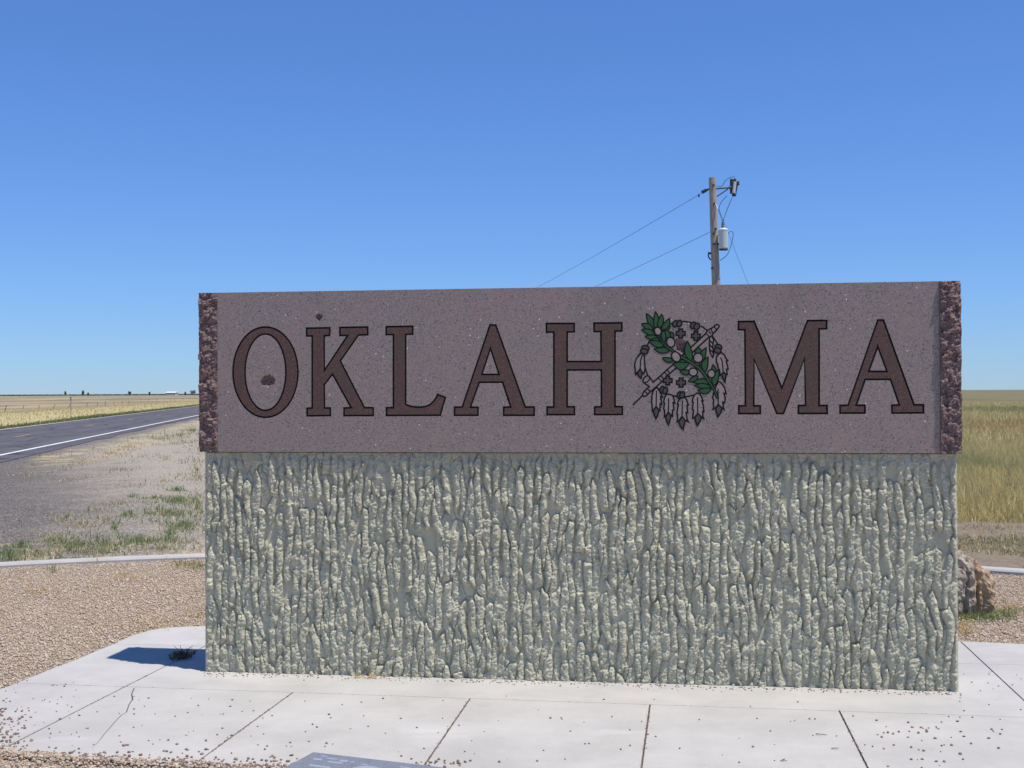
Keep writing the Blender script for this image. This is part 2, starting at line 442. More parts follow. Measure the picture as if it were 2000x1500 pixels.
dash0 = (G(35, 851, -.331) - R_NEAR).dot(RD); dash1 = (G(166, 831.5, -.331) - R_NEAR).dot(RD)
DP = 12.2
first = None
for k in range(-3, 14):
    a = dash0 + k * (dash1 - dash0) if True else 0
    strip_mesh('lane_dash', -RW / 2 - .08, -RW / 2 + .06, a - 1.6, a + 1.6, -.331, M_YLINE, road)

# ------------------------------------------------------------------ kerb round the island
kerb = empty('kerb'); tag(kerb, kind='structure')
def arc(r, a): return (C0.x + r * math.sin(a), C0.y + r * math.cos(a))
KW = .17
prof = [(-KW, -.12), (-KW, .012), (-KW + .015, .028), (-.015, .028), (0, .014), (0, -.12)]
a = math.radians(-100); seg_len = 3.05 / CR; jt = math.atan2(G(190, 1098).x - C0.x, G(190, 1098).y - C0.y)
a = jt - seg_len * math.floor((jt + math.radians(95)) / seg_len)
while a < math.radians(95):
    V = []; F = []; n = 10; a0 = a + .0006; a1 = a + seg_len - .0006; k = len(prof)
    for i in range(n + 1):
        for (dr, z) in prof:
            x, y = arc(CR + dr, a0 + (a1 - a0) * i / n); V.append((x, y, z))
    for i in range(n):
        for j in range(k):
            j2 = (j + 1) % k; F.append((i * k + j, i * k + j2, (i + 1) * k + j2, (i + 1) * k + j))
    F.append(tuple(range(k))[::-1]); F.append(tuple(range(n * k, n * k + k)))
    mesh('kerb_segment', V, F, M_CONC, kerb); a += seg_len

# ------------------------------------------------------------------ sidewalk of concrete panels
def g2(px, py, z=0): p = G(px, py, z); return (p.x, p.y)
left = [g2(*p) for p in [(400, 1223), (370, 1223.5), (340, 1225), (318, 1227), (300, 1230), (282, 1234), (265, 1239), (247, 1246), (230, 1255), (190, 1271), (150, 1288), (110, 1303), (70, 1319), (35, 1333), (0, 1347), (-35, 1363), (-65, 1381), (-85, 1400), (-90, 1420), (-70, 1440), (-35, 1456), (20, 1468), (70, 1474), (130, 1478)]]
fl = Vector(left[-1]); fd = (Vector(g2(560, 1503)) - fl).normalized()
front_end = fl + fd * 5.6
bk = Vector(g2(1870, 1252)); bd = (Vector(g2(2000, 1258)) - bk).normalized()
back_end = bk + bd * .95
rt = [tuple(front_end), (front_end.x + .35, front_end.y + .1), (front_end.x + .62, front_end.y + .35), (front_end.x + .75, front_end.y + .75), (front_end.x + .72, front_end.y + 1.25),
      (back_end.x + .42, back_end.y - .5), (back_end.x + .25, back_end.y - .15), (back_end.x, back_end.y), tuple(bk)]
SLAB = left + rt                                            # counter-clockwise seen from above?
if area(SLAB) < 0: SLAB = SLAB[::-1]
def clip(L, a, b, keep, gap):
    """half-plane clip: keep = +1 left of a->b, -1 right; gap is half the joint width"""
    a = Vector(a); d = (Vector(b) - a).normalized(); n = Vector((-d.y, d.x)) * keep; out = []
    ds = [(Vector(p) - a).dot(n) - gap for p in L]
    for i in range(len(L)):
        j = (i + 1) % len(L)
        if ds[i] >= 0: out.append(L[i])
        if (ds[i] >= 0) != (ds[j] >= 0):
            k = ds[i] / (ds[i] - ds[j]); out.append(tuple(Vector(L[i]).lerp(Vector(L[j]), k)))
    return out
def split(polys, a, b, gap):
    out = []
    for L in polys:
        for k in (1, -1):
            q = clip(L, a, b, k, gap)
            if len(q) > 2 and abs(area(q)) > 1e-3: out.append(q)
    return out
J1 = (g2(400, 1346.5), g2(1500, 1384)); J2 = (g2(400, 1262), g2(1900, 1296.5))
JL = (g2(345, 1290), g2(20, 1455)); JR = (g2(1873, 1250), g2(2000, 1368))
panels = split([SLAB], *J1, .0016); 
panels = split(panels, *J2, .0016)
panels = split(split(panels, *JL, .0045), *JR, .0045)
j1a = Vector(J1[0]); j1d = (Vector(J1[1]) - j1a).normalized(); j1n = Vector((-j1d.y, j1d.x))
out = []
for L in panels:
    c = sum((Vector(p) for p in L), Vector((0, 0))) / len(L)
    ps = [L]
    if (c - j1a).dot(j1n) < 0:
        for (p, q) in [((571, 1353), (410, 1470)), ((915, 1369), (832, 1490)), ((1269, 1380), (1253, 1498)), ((1638, 1386), (1695, 1500))]:
            ps = split(ps, g2(*p), g2(*q), .0045)
    out += ps
panels = out
walk = mesh('sidewalk', *prism([offset(SLAB, -.004)], -.12, -.012), M_JOINT); tag(walk, kind='structure')
crk = [(262, 1344), (257, 1356), (259, 1366), (252, 1376), (247, 1391), (237, 1397), (226, 1408), (215, 1421), (205, 1432), (196, 1444), (188, 1453), (180, 1461)]
crack_line = [Vector(g2(*p)) for p in crk]
crack = []
for sgn in (1, -1):
    pts = []
    for i, p in enumerate(crack_line):
        d = (crack_line[min(i + 1, len(crk) - 1)] - crack_line[max(i - 1, 0)]).normalized()
        w = .0032 * (1 - i / (len(crk) - 1)) ** .6 + .0006
        pts.append(tuple(p + Vector((-d.y, d.x)) * w * sgn))
    crack += pts if sgn == 1 else pts[::-1]
for L in panels:
    loops = [L]
    if all(inside([p], L)[0] for p in crack): loops.append(crack)
    me_v, me_f = prism(loops, -.09, 0)
    mesh('slab', me_v, me_f, M_CONC, walk)

# ------------------------------------------------------------------ the monument
sign = empty('monument_sign', tuple(WL.lerp(WR, .5)))
tag(sign, 'long welcome sign of mauve granite lettered OKLAHOMA on a grey bark-textured wall', 'sign')
TH = .31
uL = face(425, 730)[0]; uR = face(1836, 720)[0]
# --- bark-relief base
BU0, BU1 = .022, WW - .018
def cells(X, Z, seed, p=3.0, lean_k=0.0, stag=3.7, jx_=.55, jz_=.9):
    """jittered cells on a staggered unit grid -> nearest, second nearest, cell id, offsets from the cell's seed"""
    best = np.full(X.shape, 9e9); sec = best.copy(); bid = np.zeros(X.shape, np.int64); bx = np.zeros(X.shape); bz = np.zeros(X.shape)
    ci = np.floor(X).astype(int)
    for du in ((-2, -1, 0, 1, 2) if lean_k else (-1, 0, 1)):
        col = ci + du; zz = Z + hash2(col, col * 0 + 7, seed) * stag; zi = np.floor(zz).astype(int)
        for dz in (-1, 0, 1):
            row = zi + dz
            dx = X - (col + .5 + jx_ * (hash2(col, row, seed + 1) - .5)); dzz = zz - (row + .5 + jz_ * (hash2(col, row, seed + 2) - .5))
            if lean_k:
                hh = hash2(col, row, seed + 3) - .5; dx = dx + np.sign(hh) * hh * hh * lean_k * dzz
            d = (np.abs(dx) ** p + np.abs(dzz * .95) ** p) ** (1 / p)
            m1 = d < best
            sec = np.where(m1, best, np.minimum(sec, d)); bid = np.where(m1, col * 7919 + row, bid)
            bz = np.where(m1, dzz, bz); bx = np.where(m1, dx, bx); best = np.where(m1, d, best)
    return best, sec, bid, bx, bz
def bark(W, H, step, seed, x0=0.0):
    nu = int(W / step) + 1; nz = int(H / step) + 1
    U, Z = np.meshgrid(np.linspace(0, W, nu), np.linspace(0, H, nz), indexing='ij')
    wu = U + x0 + .026 * (fbm(U * 4 + x0, Z * 3.4, seed, 3) - .5) * 2 + .008 * (vnoise(U * 26, Z * 20, seed + 5) - .5) * 2
    wz = Z + .03 * (fbm(U * 9, Z * 5, seed + 31, 2) - .5) * 2
    best, sec, bid, bdu, bdz = cells(wu / .0465, wz / .23, seed, 4.0, 3.0, 3.7, .5, .95)
    r1 = hash2(bid, bid * 0 + 3, seed + 8); r2 = hash2(bid, bid * 0 + 5, seed + 9); r3 = hash2(bid, bid * 0 + 6, seed + 10)
    # crusty ribs standing on a smooth ground, blunt or tapering at their ends
    w = .46 + .15 * r1 - .06 * np.clip((Z - .5) / .6, -1, 1) + .18 * (fbm(U * 16, Z * 26, seed + 12, 2) - .5) * 2
    end = np.clip((.62 + .14 * r2 - np.abs(bdz + .1 * (r3 - .5))) / (.05 + .16 * r3), 0, 1) ** .6
    w = np.maximum(w * end, .02)
    rib = np.sqrt(np.clip(1 - (bdu / w) ** 2, 0, 1)) * np.clip(w / .2, 0, 1)
    on = np.clip(rib * 1.8, 0, 1)
    h = rib * (.011 + .014 * r2) + on * .013 * (r1 - .4) * bdz - on * .012 * bdu * (r3 - .3)
    h = h + on * .0085 * (fbm(U * 34 + 9, Z * 26, seed + 40, 3) - .5) * 2
    fu = wu + .004 * (vnoise(U * 120, Z * 120, seed + 61) - .5)
    b2, s2, i2, x2, z2 = cells(fu / .0165, (wz + .01 * bdu) / .021, seed + 70, 2.0)
    rough = np.clip((fbm(U * 10, Z * 4.5, seed + 51, 3) - .34) * 4, .2, 1)
    knob = (hash2(i2, i2 * 0 + 3, seed + 71) - .35) * np.clip(1.15 - b2 * 1.5, 0, 1) + .5 * x2 * (hash2(i2, i2 * 0 + 4, seed + 72) - .5) + .5 * z2 * (hash2(i2, i2 * 0 + 5, seed + 73) - .5)
    h = h + .0058 * knob * on * rough + .0042 * (vnoise(U * 165, Z * 150, seed + 52) - .5) * 2 * on
    h = h + (.0030 + .0030 * (1 - on)) * (fbm(U * 26, Z * 8, seed + 60, 3) - .5) * 2
    # thin tears where neighbouring ribs meet
    h = h - .012 * np.exp(-(sec - best) / .045) * np.clip((fbm(U * 7, Z * 5, seed + 62, 2) - .30) * 5, 0, 1)
    top = np.clip((H - Z) / .05, 0, 1)
    h = h * (.35 + .65 * top)
    return U, Z, h
def relief(W, H, step, org, du, nrm, seed, back=.05):
    U, Z, h = bark(W, H, step, seed)
    edge = np.minimum(U, W - U); h = h * np.clip(edge / .012, .25, 1)
    org = np.array(org); du = np.array(du); nrm = np.array(nrm)
    V = org + U[..., None] * du + Z[..., None] * np.array([0, 0, 1.]) + h[..., None] * nrm
    nu, nz = U.shape; ids = np.arange(nu * nz).reshape(nu, nz)
    F = np.stack([ids[:-1, :-1], ids[1:, :-1], ids[1:, 1:], ids[:-1, 1:]], -1).reshape(-1, 4)
    V = V.reshape(-1, 3)
    # skirts running back into the wall
    loop = np.concatenate([ids[:, 0], ids[-1, 1:], ids[-2::-1, -1], ids[0, -2:0:-1]])
    S = V[loop] - nrm * back; b = len(V); n = len(loop); k = np.arange(n); k2 = (k + 1) % n
    F2 = np.stack([loop[k], b + k, b + k2, loop[k2]], -1)
    return np.concatenate([V, S]), np.concatenate([F, F2])
d3 = np.array(WD); n3 = np.array(WN); BW = BU1 - BU0; BD = TH - .02
fo = np.array(WL) + d3 * BU0 - n3 * .035
HB = ZB - .004
parts = [relief(BW, HB, .0038, fo, d3, n3, 21)]
lo = fo - n3 * (BD - .035) - d3 * 0
parts.append(relief(BD - .035, HB, .008, lo + d3 * .02, n3, -d3, 33))
parts.append(relief(BD - .035, HB, .008, fo + d3 * (BW - .02), -n3, d3, 47))
parts.append(relief(BW, HB, .02, lo + d3 * BW, -d3, -n3, 59))
VV = []; FF = []; b = 0
for v, f in parts: VV.append(v); FF.append(f + b); b += len(v)
base = np_mesh('bark_textured_base', np.concatenate(VV), np.concatenate(FF), M_BARK, sign, smooth=True)

# --- letters, traced from the photograph
def Z2(p): return (380 + p[0] / 3.8462, 560 + p[1] / 3.8462)
def Z3(p): return (870 + p[0] / 4.1676, 540 + p[1] / 4.1676)
def Z4(p): return (1420 + p[0] / 4.1667, 540 + p[1] / 4.1667)
def Z7(p): return (440 + p[0] / 6.6667, 630 + p[1] / 6.6667)
def ell(cx, cy, rx, ry, n=56, p=2.0):
    return [(cx + rx * math.copysign(abs(math.cos(a)) ** (2 / p), math.cos(a)), cy + ry * math.copysign(abs(math.sin(a)) ** (2 / p), math.sin(a))) for a in [2 * math.pi * i / n for i in range(n)]]
letters = []
letters.append([ell(518.5, 726.8, 65.2, 90), ell(518.4, 726.9, 38.2, 72.9)])
letters.append([[Z7(p) for p in [(1048, 62), (1372, 56), (1370, 178), (1298, 182), (1299, 592), (1572, 180), (1482, 180), (1480, 52), (1865, 46), (1865, 170), (1738, 174), (1510, 500), (1818, 1096), (1936, 1098), (1938, 1222), (1535, 1222), (1535, 1100), (1620, 1098), (1395, 690), (1300, 812), (1302, 1100), (1378, 1100), (1378, 1222), (1054, 1226), (1054, 1103), (1120, 1102), (1120, 186), (1048, 186)]]])
letters.append([[Z2(p) for p in [(1433, 294), (1645, 290), (1645, 362), (1592, 364), (1592, 880), (1620, 890), (1660, 897), (1700, 898), (1735, 893), (1765, 880), (1790, 858), (1808, 832), (1822, 800), (1892, 828), (1850, 972), (1435, 974), (1435, 902), (1487, 902), (1487, 366), (1433, 366)]]])
letters.append([[Z3(p) for p in [(358, 387), (414, 387), (655, 1055), (730, 1055), (730, 1137), (467, 1137), (467, 1057), (522, 1055), (460, 868), (280, 868), (213, 1057), (272, 1057), (272, 1137), (67, 1137), (67, 1057), (132, 1055)]], [Z3(p) for p in [(366, 605), (427, 790), (306, 790)]]])
letters.append([[Z3(p) for p in [(815, 375), (1055, 375), (1055, 457), (998, 459), (998, 685), (1260, 685), (1258, 455), (1203, 455), (1201, 372), (1443, 370), (1443, 450), (1388, 452), (1388, 1052), (1447, 1052), (1447, 1130), (1207, 1132), (1207, 1055), (1262, 1053), (1262, 768), (998, 768), (998, 1053), (1057, 1053), (1057, 1132), (820, 1132), (820, 1055), (875, 1055), (875, 460), (815, 460)]]])
letters.append([[Z4(p) for p in [(85, 360), (225, 357), (446, 888), (650, 352), (818, 350), (818, 432), (757, 434), (757, 1042), (822, 1042), (822, 1122), (573, 1122), (573, 1042), (632, 1042), (626, 690), (465, 1122), (400, 1122), (225, 695), (225, 1045), (278, 1045), (278, 1123), (88, 1123), (88, 1045), (142, 1045), (138, 440), (85, 440)]]])
letters.append([[Z4(p) for p in [(1222, 347), (1278, 347), (1528, 1037), (1605, 1037), (1607, 1117), (1335, 1119), (1333, 1040), (1392, 1038), (1325, 845), (1130, 845), (1062, 1040), (1130, 1040), (1130, 1119), (912, 1119), (912, 1042), (980, 1040)]], [Z4(p) for p in [(1227, 592), (1291, 765), (1164, 765)]]])
holes = []
for L in letters:
    loops = [[face(*p) for p in q] for q in L]
    w = .0098
    inner = [offset(loops[0], -w)] + [offset(q, w) for q in loops[1:]]
    holes += loops
    DG, DF = -.0045, -.0015
    V = []; F = []; mi = []
    V2, T = cdt_fill(loops + inner); V += [wp(u, z, DG) for u, z in V2]; F += T; mi += [0] * len(T)
    V2, T = cdt_fill(inner); b = len(V); V += [wp(u, z, DF) for u, z in V2]; F += [tuple(i + b for i in q) for q in T]; mi += [1] * len(T)
    for lst, o0, m_ in ((loops, 0.0, 0), (inner, DF, 0)):
        for q in lst:
            b = len(V); k = len(q); V += [wp(u, z, o0) for u, z in q] + [wp(u, z, DG) for u, z in q]
            for i in range(k): F.append((b + i, b + (i + 1) % k, b + k + (i + 1) % k, b + k + i)); mi.append(m_)
    mesh('letter', V, F, [M_BLACK, M_FILL], sign, mi=mi)
# chipped spots
def blob(pts, seed, n=3, amp=.25):
    out = []
    r = random.Random(seed)
    for i in range(len(pts)):
        a = Vector(pts[i]); b = Vector(pts[(i + 1) % len(pts)])
        for k in range(n):
            p = a.lerp(b, k / n); j = (b - a).length * amp / n
            out.append((p.x + r.uniform(-j, j), p.y + r.uniform(-j, j)))
    return out
chips = [blob([Z7(p) for p in [(455, 775), (480, 715), (575, 672), (625, 705), (660, 745), (640, 805), (560, 835), (470, 820)]], 1),
         blob([Z2(p) for p in [(905, 225), (925, 200), (965, 212), (952, 245), (935, 264), (915, 245)]], 2),
         blob([(1319, 661), (1331, 661), (1339, 667), (1344.5, 678), (1343, 689), (1336, 694), (1328, 690), (1320, 687)], 3)]
for q, dep in zip(chips, (.016, .010, .013)):
    L = [face(*p) for p in q]
    if area(L) < 0: L = L[::-1]
    holes.append(L); n = len(L); c = (sum(p[0] for p in L) / n, sum(p[1] for p in L) / n)
    V = []; F = []; r = random.Random(n)
    for k, (s, d) in enumerate(((1, 0), (.88, -.45), (.62, -.85), (.3, -1.0))):
        for (u, z) in L:
            jj = .0015 * (k > 0)
            V.append(wp(c[0] + (u - c[0]) * s + r.uniform(-jj, jj), c[1] + (z - c[1]) * s + r.uniform(-jj, jj), d * dep * (1 + r.uniform(-.3, .3) * (k > 0))))
    for k in range(3):
        for i in range(n): F.append((k * n + i, k * n + (i + 1) % n, (k + 1) * n + (i + 1) % n, (k + 1) * n + i))
    F.append(tuple(range(3 * n, 4 * n)))
    mesh('chipped_spot', V, F, M_SPLIT, sign)
# --- granite block with the letters let into its polished front
rect = [(uL, ZB), (uR, ZB), (uR, ZT), (uL, ZT)]
V2, T = cdt_fill([rect] + holes)
V = [wp(u, z, 0) for u, z in V2]; F = list(T); mi = [0] * len(T); b = len(V)
V += [wp(uL, ZB, 0), wp(uR, ZB, 0), wp(uR, ZT, 0), wp(uL, ZT, 0), wp(uL, ZB, -TH), wp(uR, ZB, -TH), wp(uR, ZT, -TH), wp(uL, ZT, -TH)]
for q in ((1, 0, 4, 5), (2, 1, 5, 6), (3, 2, 6, 7), (0, 3, 7, 4), (4, 7, 6, 5)): F.append(tuple(b + i for i in q)[::-1] if q[0] != 4 else tuple(b + i for i in q)); mi.append(1)
mesh('granite_block', V, F, [M_GRAN, M_BACK], sign, mi=mi)
# --- split-faced ends
def rough_end(u_in, u_out, proud, seed):
    s = 1 if u_out > u_in else -1; wfr = abs(u_out - u_in); step = .007
    path = []      # (position along path, u, out, normal_u, normal_out)
    n1 = int(wfr / step); n2 = int(TH / .01)
    for i in range(n1 + 1): path.append((u_in + s * wfr * i / n1, 0.0, 0.0, 1.0))
    for i in range(1, n2): path.append((u_out, -TH * i / n2, float(s), 0.0))
    for i in range(n1 + 1): path.append((u_out - s * wfr * i / n1, -TH, 0.0, -1.0))
    zs = np.linspace(ZB, ZT, int((ZT - ZB) / step) + 1); n = len(path)
    pp = np.arange(n) * step; PP, ZZ = np.meshgrid(pp, zs, indexing='ij')
    ridg = 1 - np.abs(2 * fbm(PP * 9, ZZ * 7, seed, 4) - 1)
    c1 = cells(PP / .045 + .3 * fbm(PP * 20, ZZ * 20, seed + 3, 2), ZZ / .05 + .3 * fbm(PP * 18, ZZ * 22, seed + 4, 2), seed + 11, 2.0); c2 = cells(PP / .017, ZZ / .019, seed + 13, 2.0)
    fac = lambda c, q: (hash2(c[2], c[2] * 0 + 1, q) - .5) + c[3] * (hash2(c[2], c[2] * 0 + 2, q) - .5) * 2.4 + c[4] * (hash2(c[2], c[2] * 0 + 3, q) - .5) * 2.4
    dsp = .011 * fac(c1, seed + 20) + .0042 * fac(c2, seed + 21) + .012 * (ridg - .62) + .010 * (fbm(PP * 26, ZZ * 26, seed + 7, 3) - .5) + .009 * (vnoise(PP * 90, ZZ * 90, seed + 9) - .5)
    V = []
    for i, (u, o, nu, no) in enumerate(path):
        ed = min(i, n - 1 - i) * step
        for j, z in enumerate(zs):
            if i in (0, n - 1): q = proud if no > 0 else 0
            else: q = (proud if no > 0 else 0) + dsp[i, j] * min(1, ed / .012 + .25)
            if no > 0: q = max(q, -.012)
            if abs(nu) > 0: q = min(q * .3, .002)
            V.append(wp(u + nu * q, z, o + no * q))
    m_ = len(zs); F = []
    for i in range(n - 1):
        for j in range(m_ - 1):
            q = (i * m_ + j, (i + 1) * m_ + j, (i + 1) * m_ + j + 1, i * m_ + j + 1); F.append(q if s > 0 else q[::-1])
    F.append(tuple(i * m_ + m_ - 1 for i in range(n))); F.append(tuple(i * m_ for i in range(n))[::-1])
    b = len(V); V += [wp(u_in, z, -.03) for z in zs]           # return back to the polished face
    for j in range(m_ - 1): F.append((j, b + j, b + j + 1, j + 1))
    return mesh('rough_end', V, F, M_SPLIT, sign)
e = rough_end(uL - .0008, 0.0, .0, 5); e['label'] = 'rough split left end of the granite'
e = rough_end(uR + .0008, WW, .013, 8); e['label'] = 'rough split right end of the granite'

# --- shield emblem in place of the letter O
emb = empty('emblem', (0, 0, 0)); emb.parent = sign
_p = parent_off(emb)
SQ = 13.636
def QA(p): return (1225 + p[0] / SQ, 600 + p[1] / SQ)
def QB(p): return (1325 + p[0] / SQ, 600 + p[1] / SQ)
def QC(p): return (1225 + p[0] / SQ, 690 + p[1] / SQ)
def QD(p): return (1325 + p[0] / SQ, 690 + p[1] / SQ)
def QE(p): return (1225 + p[0] / SQ, 760 + p[1] / SQ)
def QF(p): return (1325 + p[0] / SQ, 760 + p[1] / SQ)
LW = .0088; HS = .45            # the painted layers stand a fraction of a millimetre proud
def smooth_poly(pts, closed, n=4):
    P = [Vector(p) for p in pts]; out = []; N = len(P)
    for i in range(N if closed else N - 1):
        if closed: p0, p1, p2, p3 = P[i - 1], P[i], P[(i + 1) % N], P[(i + 2) % N]
        else: p0, p1, p2, p3 = P[max(i - 1, 0)], P[i], P[i + 1], P[min(i + 2, N - 1)]
        for k in range(n):
            t = k / n
            out.append(tuple(.5 * ((2 * p1) + (p2 - p0) * t + (2 * p0 - 5 * p1 + 4 * p2 - p3) * t * t + (3 * p1 - p0 - 3 * p2 + p3) * t ** 3)))
    if not closed: out.append(tuple(P[-1]))
    return out
def ribbon(L, h, w=LW):
    """black painted line along a (u, z) polyline"""
    P = [Vector(p) for p in L]; n = len(P); V = []; F = []
    for i, p in enumerate(P):
        a = (P[i] - P[i - 1]).normalized() if i else (P[1] - P[0]).normalized()
        b = (P[i + 1] - P[i]).normalized() if i < n - 1 else a
        t = a + b
        t = t.normalized() if t.length > .2 else a
        nn = Vector((-t.y, t.x)); c = max(nn.dot(Vector((-a.y, a.x))), .5)
        V += [wp(*(p + nn * (w / 2 / c)), h * HS), wp(*(p - nn * (w / 2 / c)), h * HS)]
    for i in range(n - 1): F.append((2 * i + 1, 2 * i + 3, 2 * i + 2, 2 * i))
    return V, F
def lines(name, polys, h, w=LW):
    vs = merge([ribbon([face(*p) for p in L], h, w) for L in polys]); return mesh(name, *vs, M_BLACK, emb)
def patch(name, pts, h, fill, w=LW, extra=None):
    """outlined painted shape: black border on the photograph's outline, fill inside"""
    L = [face(*p) for p in pts]
    if area(L) < 0: L = L[::-1]
    o_ = offset(L, w * .5); i_ = offset(L, -w * .5)
    V2, T = cdt_fill([o_]); V = [wp(u, z, h * HS) for u, z in V2]; F = list(T); mi = [0] * len(T)
    V2, T = cdt_fill([i_]); b = len(V); V += [wp(u, z, (h + .00004) * HS) for u, z in V2]; F += [tuple(k + b for k in q) for q in T]; mi += [1] * len(T)
    if extra:
        for q in extra:
            v, f = ribbon([face(*p) for p in q], h + .00007, w * .8); b = len(V); V += v; F += [tuple(k + b for k in r) for r in f]; mi += [0] * len(f)
    return mesh(name, V, F, [M_BLACK, fill], emb, mi=mi)
H0 = .0002
for q in [smooth_poly([QA((1140, 450)), QA((1225, 425))], False), smooth_poly([QB((110, 375)), QB((240, 390)), QB((360, 415))], False),
    smooth_poly([QB((600, 500)), QB((690, 560)), QB((770, 625))], False), smooth_poly([QB((900, 770)), QB((980, 880)), QB((1045, 985))], False),
    [QA((580, 920)), QA((530, 1030))], smooth_poly([QA((455, 1250)), QC((455, 120)), QC((470, 330)), QC((505, 470)), QC((545, 590))], False),
    smooth_poly([QC((790, 905)), QC((870, 980))], False), smooth_poly([QC((1060, 1085)), QC((1190, 1125)), QC((1320, 1150))], False),
    smooth_poly([QD((180, 1160)), QD((300, 1138)), QD((420, 1110))], False)]:
    lines('rim_cord', [q], H0)
# pipe
pipe = [QB((1020, 455)), QB((1075, 480)), QB((1082, 525)), QB((1010, 620)), QB((925, 695)), QB((900, 760)), QB((820, 790)), QB((540, 1045)), QC((1310, 390)), QC((1090, 570)), QC((940, 740)), QC((740, 920)), QC((590, 1050)), QC((510, 1130)),
        QC((450, 1155)), QC((405, 1105)), QC((440, 1020)), QC((560, 910)), QC((590, 890)), QC((440, 785)), QC((415, 740)), QC((440, 670)), QC((500, 610)), QC((555, 595)), QC((610, 650)), QC((690, 775)), QC((830, 650)), QC((1050, 450)), QC((1230, 290)), QB((390, 1020)), QB((730, 700)), QB((770, 620)), QB((860, 570)), QB((950, 520))]
bands = [[QC((1040, 450)), QC((1100, 480)), QC((1120, 540))], [QC((980, 510)), QC((1040, 550)), QC((1070, 600))], [QC((880, 600)), QC((940, 640)), QC((970, 700))], [QC((815, 660)), QC((870, 700)), QC((905, 755))],
         [QC((545, 960)), QC((590, 990)), QC((605, 1035))], [QC((465, 1020)), QC((515, 1050)), QC((530, 1100))], [QC((590, 640)), QC((600, 690)), QC((540, 760)), QC((460, 780))],
         [QB((950, 530)), QB((985, 560)), QB((1015, 605))], [QB((870, 575)), QB((890, 640)), QB((925, 695))], [QB((730, 705)), QB((780, 740)), QB((825, 785))], [QB((810, 640)), QB((870, 715))]]
# the painted stone inside the pipe stays granite
t = None
patch('pipe', pipe, H0 + .0004, M_GRAN, extra=bands)
lines('pipe_tassel', [[QC((410, 1125)), QC((150, 1380))]], H0)
lines('braid', [smooth_poly([QB((832, 800)), QB((825, 900)), QB((822, 1000)), QB((828, 1100)), QB((845, 1210)), QB((915, 1350))], False),
    smooth_poly([QB((905, 790)), QB((935, 870)), QB((930, 950)), QB((915, 1040)), QB((925, 1130)), QB((935, 1220)), QB((918, 1360))], False),
    [QB((830, 890)), QB((920, 970))], [QB((832, 1000)), QB((912, 1085))], [QB((840, 1130)), QB((925, 1210))]], H0, LW * .9)
# feathers
def feather(left_, right_, vein, tip):
    body = left_ + right_[::-1]
    patch('feather', body, H0 + .0012, M_HONED, extra=[vein])
    return patch('feather_tip', tip, H0 + .0024, M_BEAD)
feather([QA((430, 1200)), QA((340, 1250)), QA((280, 1320)), QA((235, 1385)), QC((250, 140)), QC((215, 240)), QC((195, 330)), QC((210, 400)), QC((228, 565)), QC((285, 490)), QC((345, 415))],
        [QA((450, 1230)), QC((455, 100)), QC((470, 330)), QC((478, 400)), QC((445, 540)), QC((400, 515))], [QA((410, 1260)), QC((385, 100)), QC((355, 200)), QC((345, 415))],
        [QC((345, 415)), QC((405, 520)), QC((368, 670)), QC((300, 600)), QC((268, 540))])
feather([QE((785, -40)), QE((720, 10)), QE((680, 80)), QE((648, 200)), QE((662, 215)), QE((645, 350)), QE((660, 380)), QE((672, 585)), QE((715, 545)), QE((770, 460))],
        [QE((800, -40)), QE((850, 40)), QE((895, 110)), QE((932, 215)), QE((893, 205)), QE((918, 405)), QE((878, 390)), QE((872, 570)), QE((835, 540))], [QE((780, 40)), QE((770, 460))],
        [QE((770, 460)), QE((845, 560)), QE((815, 690)), QE((765, 785)), QE((720, 690)), QE((697, 570))])
feather([QE((1055, 130)), QE((1000, 220)), QE((982, 280)), QE((975, 360)), QE((995, 375)), QE((970, 530)), QE((995, 560)), QE((992, 740)), QE((1035, 700)), QE((1095, 615))],
        [QE((1190, 160)), QE((1235, 220)), QE((1268, 370)), QE((1222, 358)), QE((1245, 545)), QE((1205, 560)), QE((1205, 720)), QE((1165, 690))], [QE((1105, 240)), QE((1095, 615))],
        [QE((1095, 615)), QE((1170, 700)), QE((1140, 820)), QE((1100, 945)), QE((1050, 850)), QE((1028, 740))])
feather([QE((1420, 240)), QE((1370, 310)), QE((1335, 400)), QE((1360, 410)), QE((1325, 650)), QE((1350, 690)), QE((1330, 870)), QE((1380, 830)), QF((97, 725))],
        [QF((140, 190)), QF((210, 270)), QF((262, 425)), QF((225, 430)), QF((250, 625)), QF((205, 620)), QF((230, 800)), QF((265, 868)), QF((180, 830))], [QF((107, 300)), QF((97, 725))],
        [QF((97, 725)), QF((185, 845)), QF((150, 960)), QF((128, 1075)), QF((50, 990)), QF((10, 870))])
feather([QF((500, 105)), QF((430, 150)), QF((385, 240)), QF((375, 345)), QF((395, 360)), QF((372, 540)), QF((402, 565)), QF((382, 775)), QF((445, 740)), QF((515, 645))],
        [QF((560, 120)), QF((610, 200)), QF((655, 310)), QF((625, 312)), QF((660, 430)), QF((680, 595)), QF((648, 590)), QF((650, 720)), QF((672, 785)), QF((605, 740))], [QF((510, 215)), QF((515, 645))],
        [QF((515, 645)), QF((615, 745)), QF((570, 870)), QF((500, 972)), QF((465, 880)), QF((438, 765))])
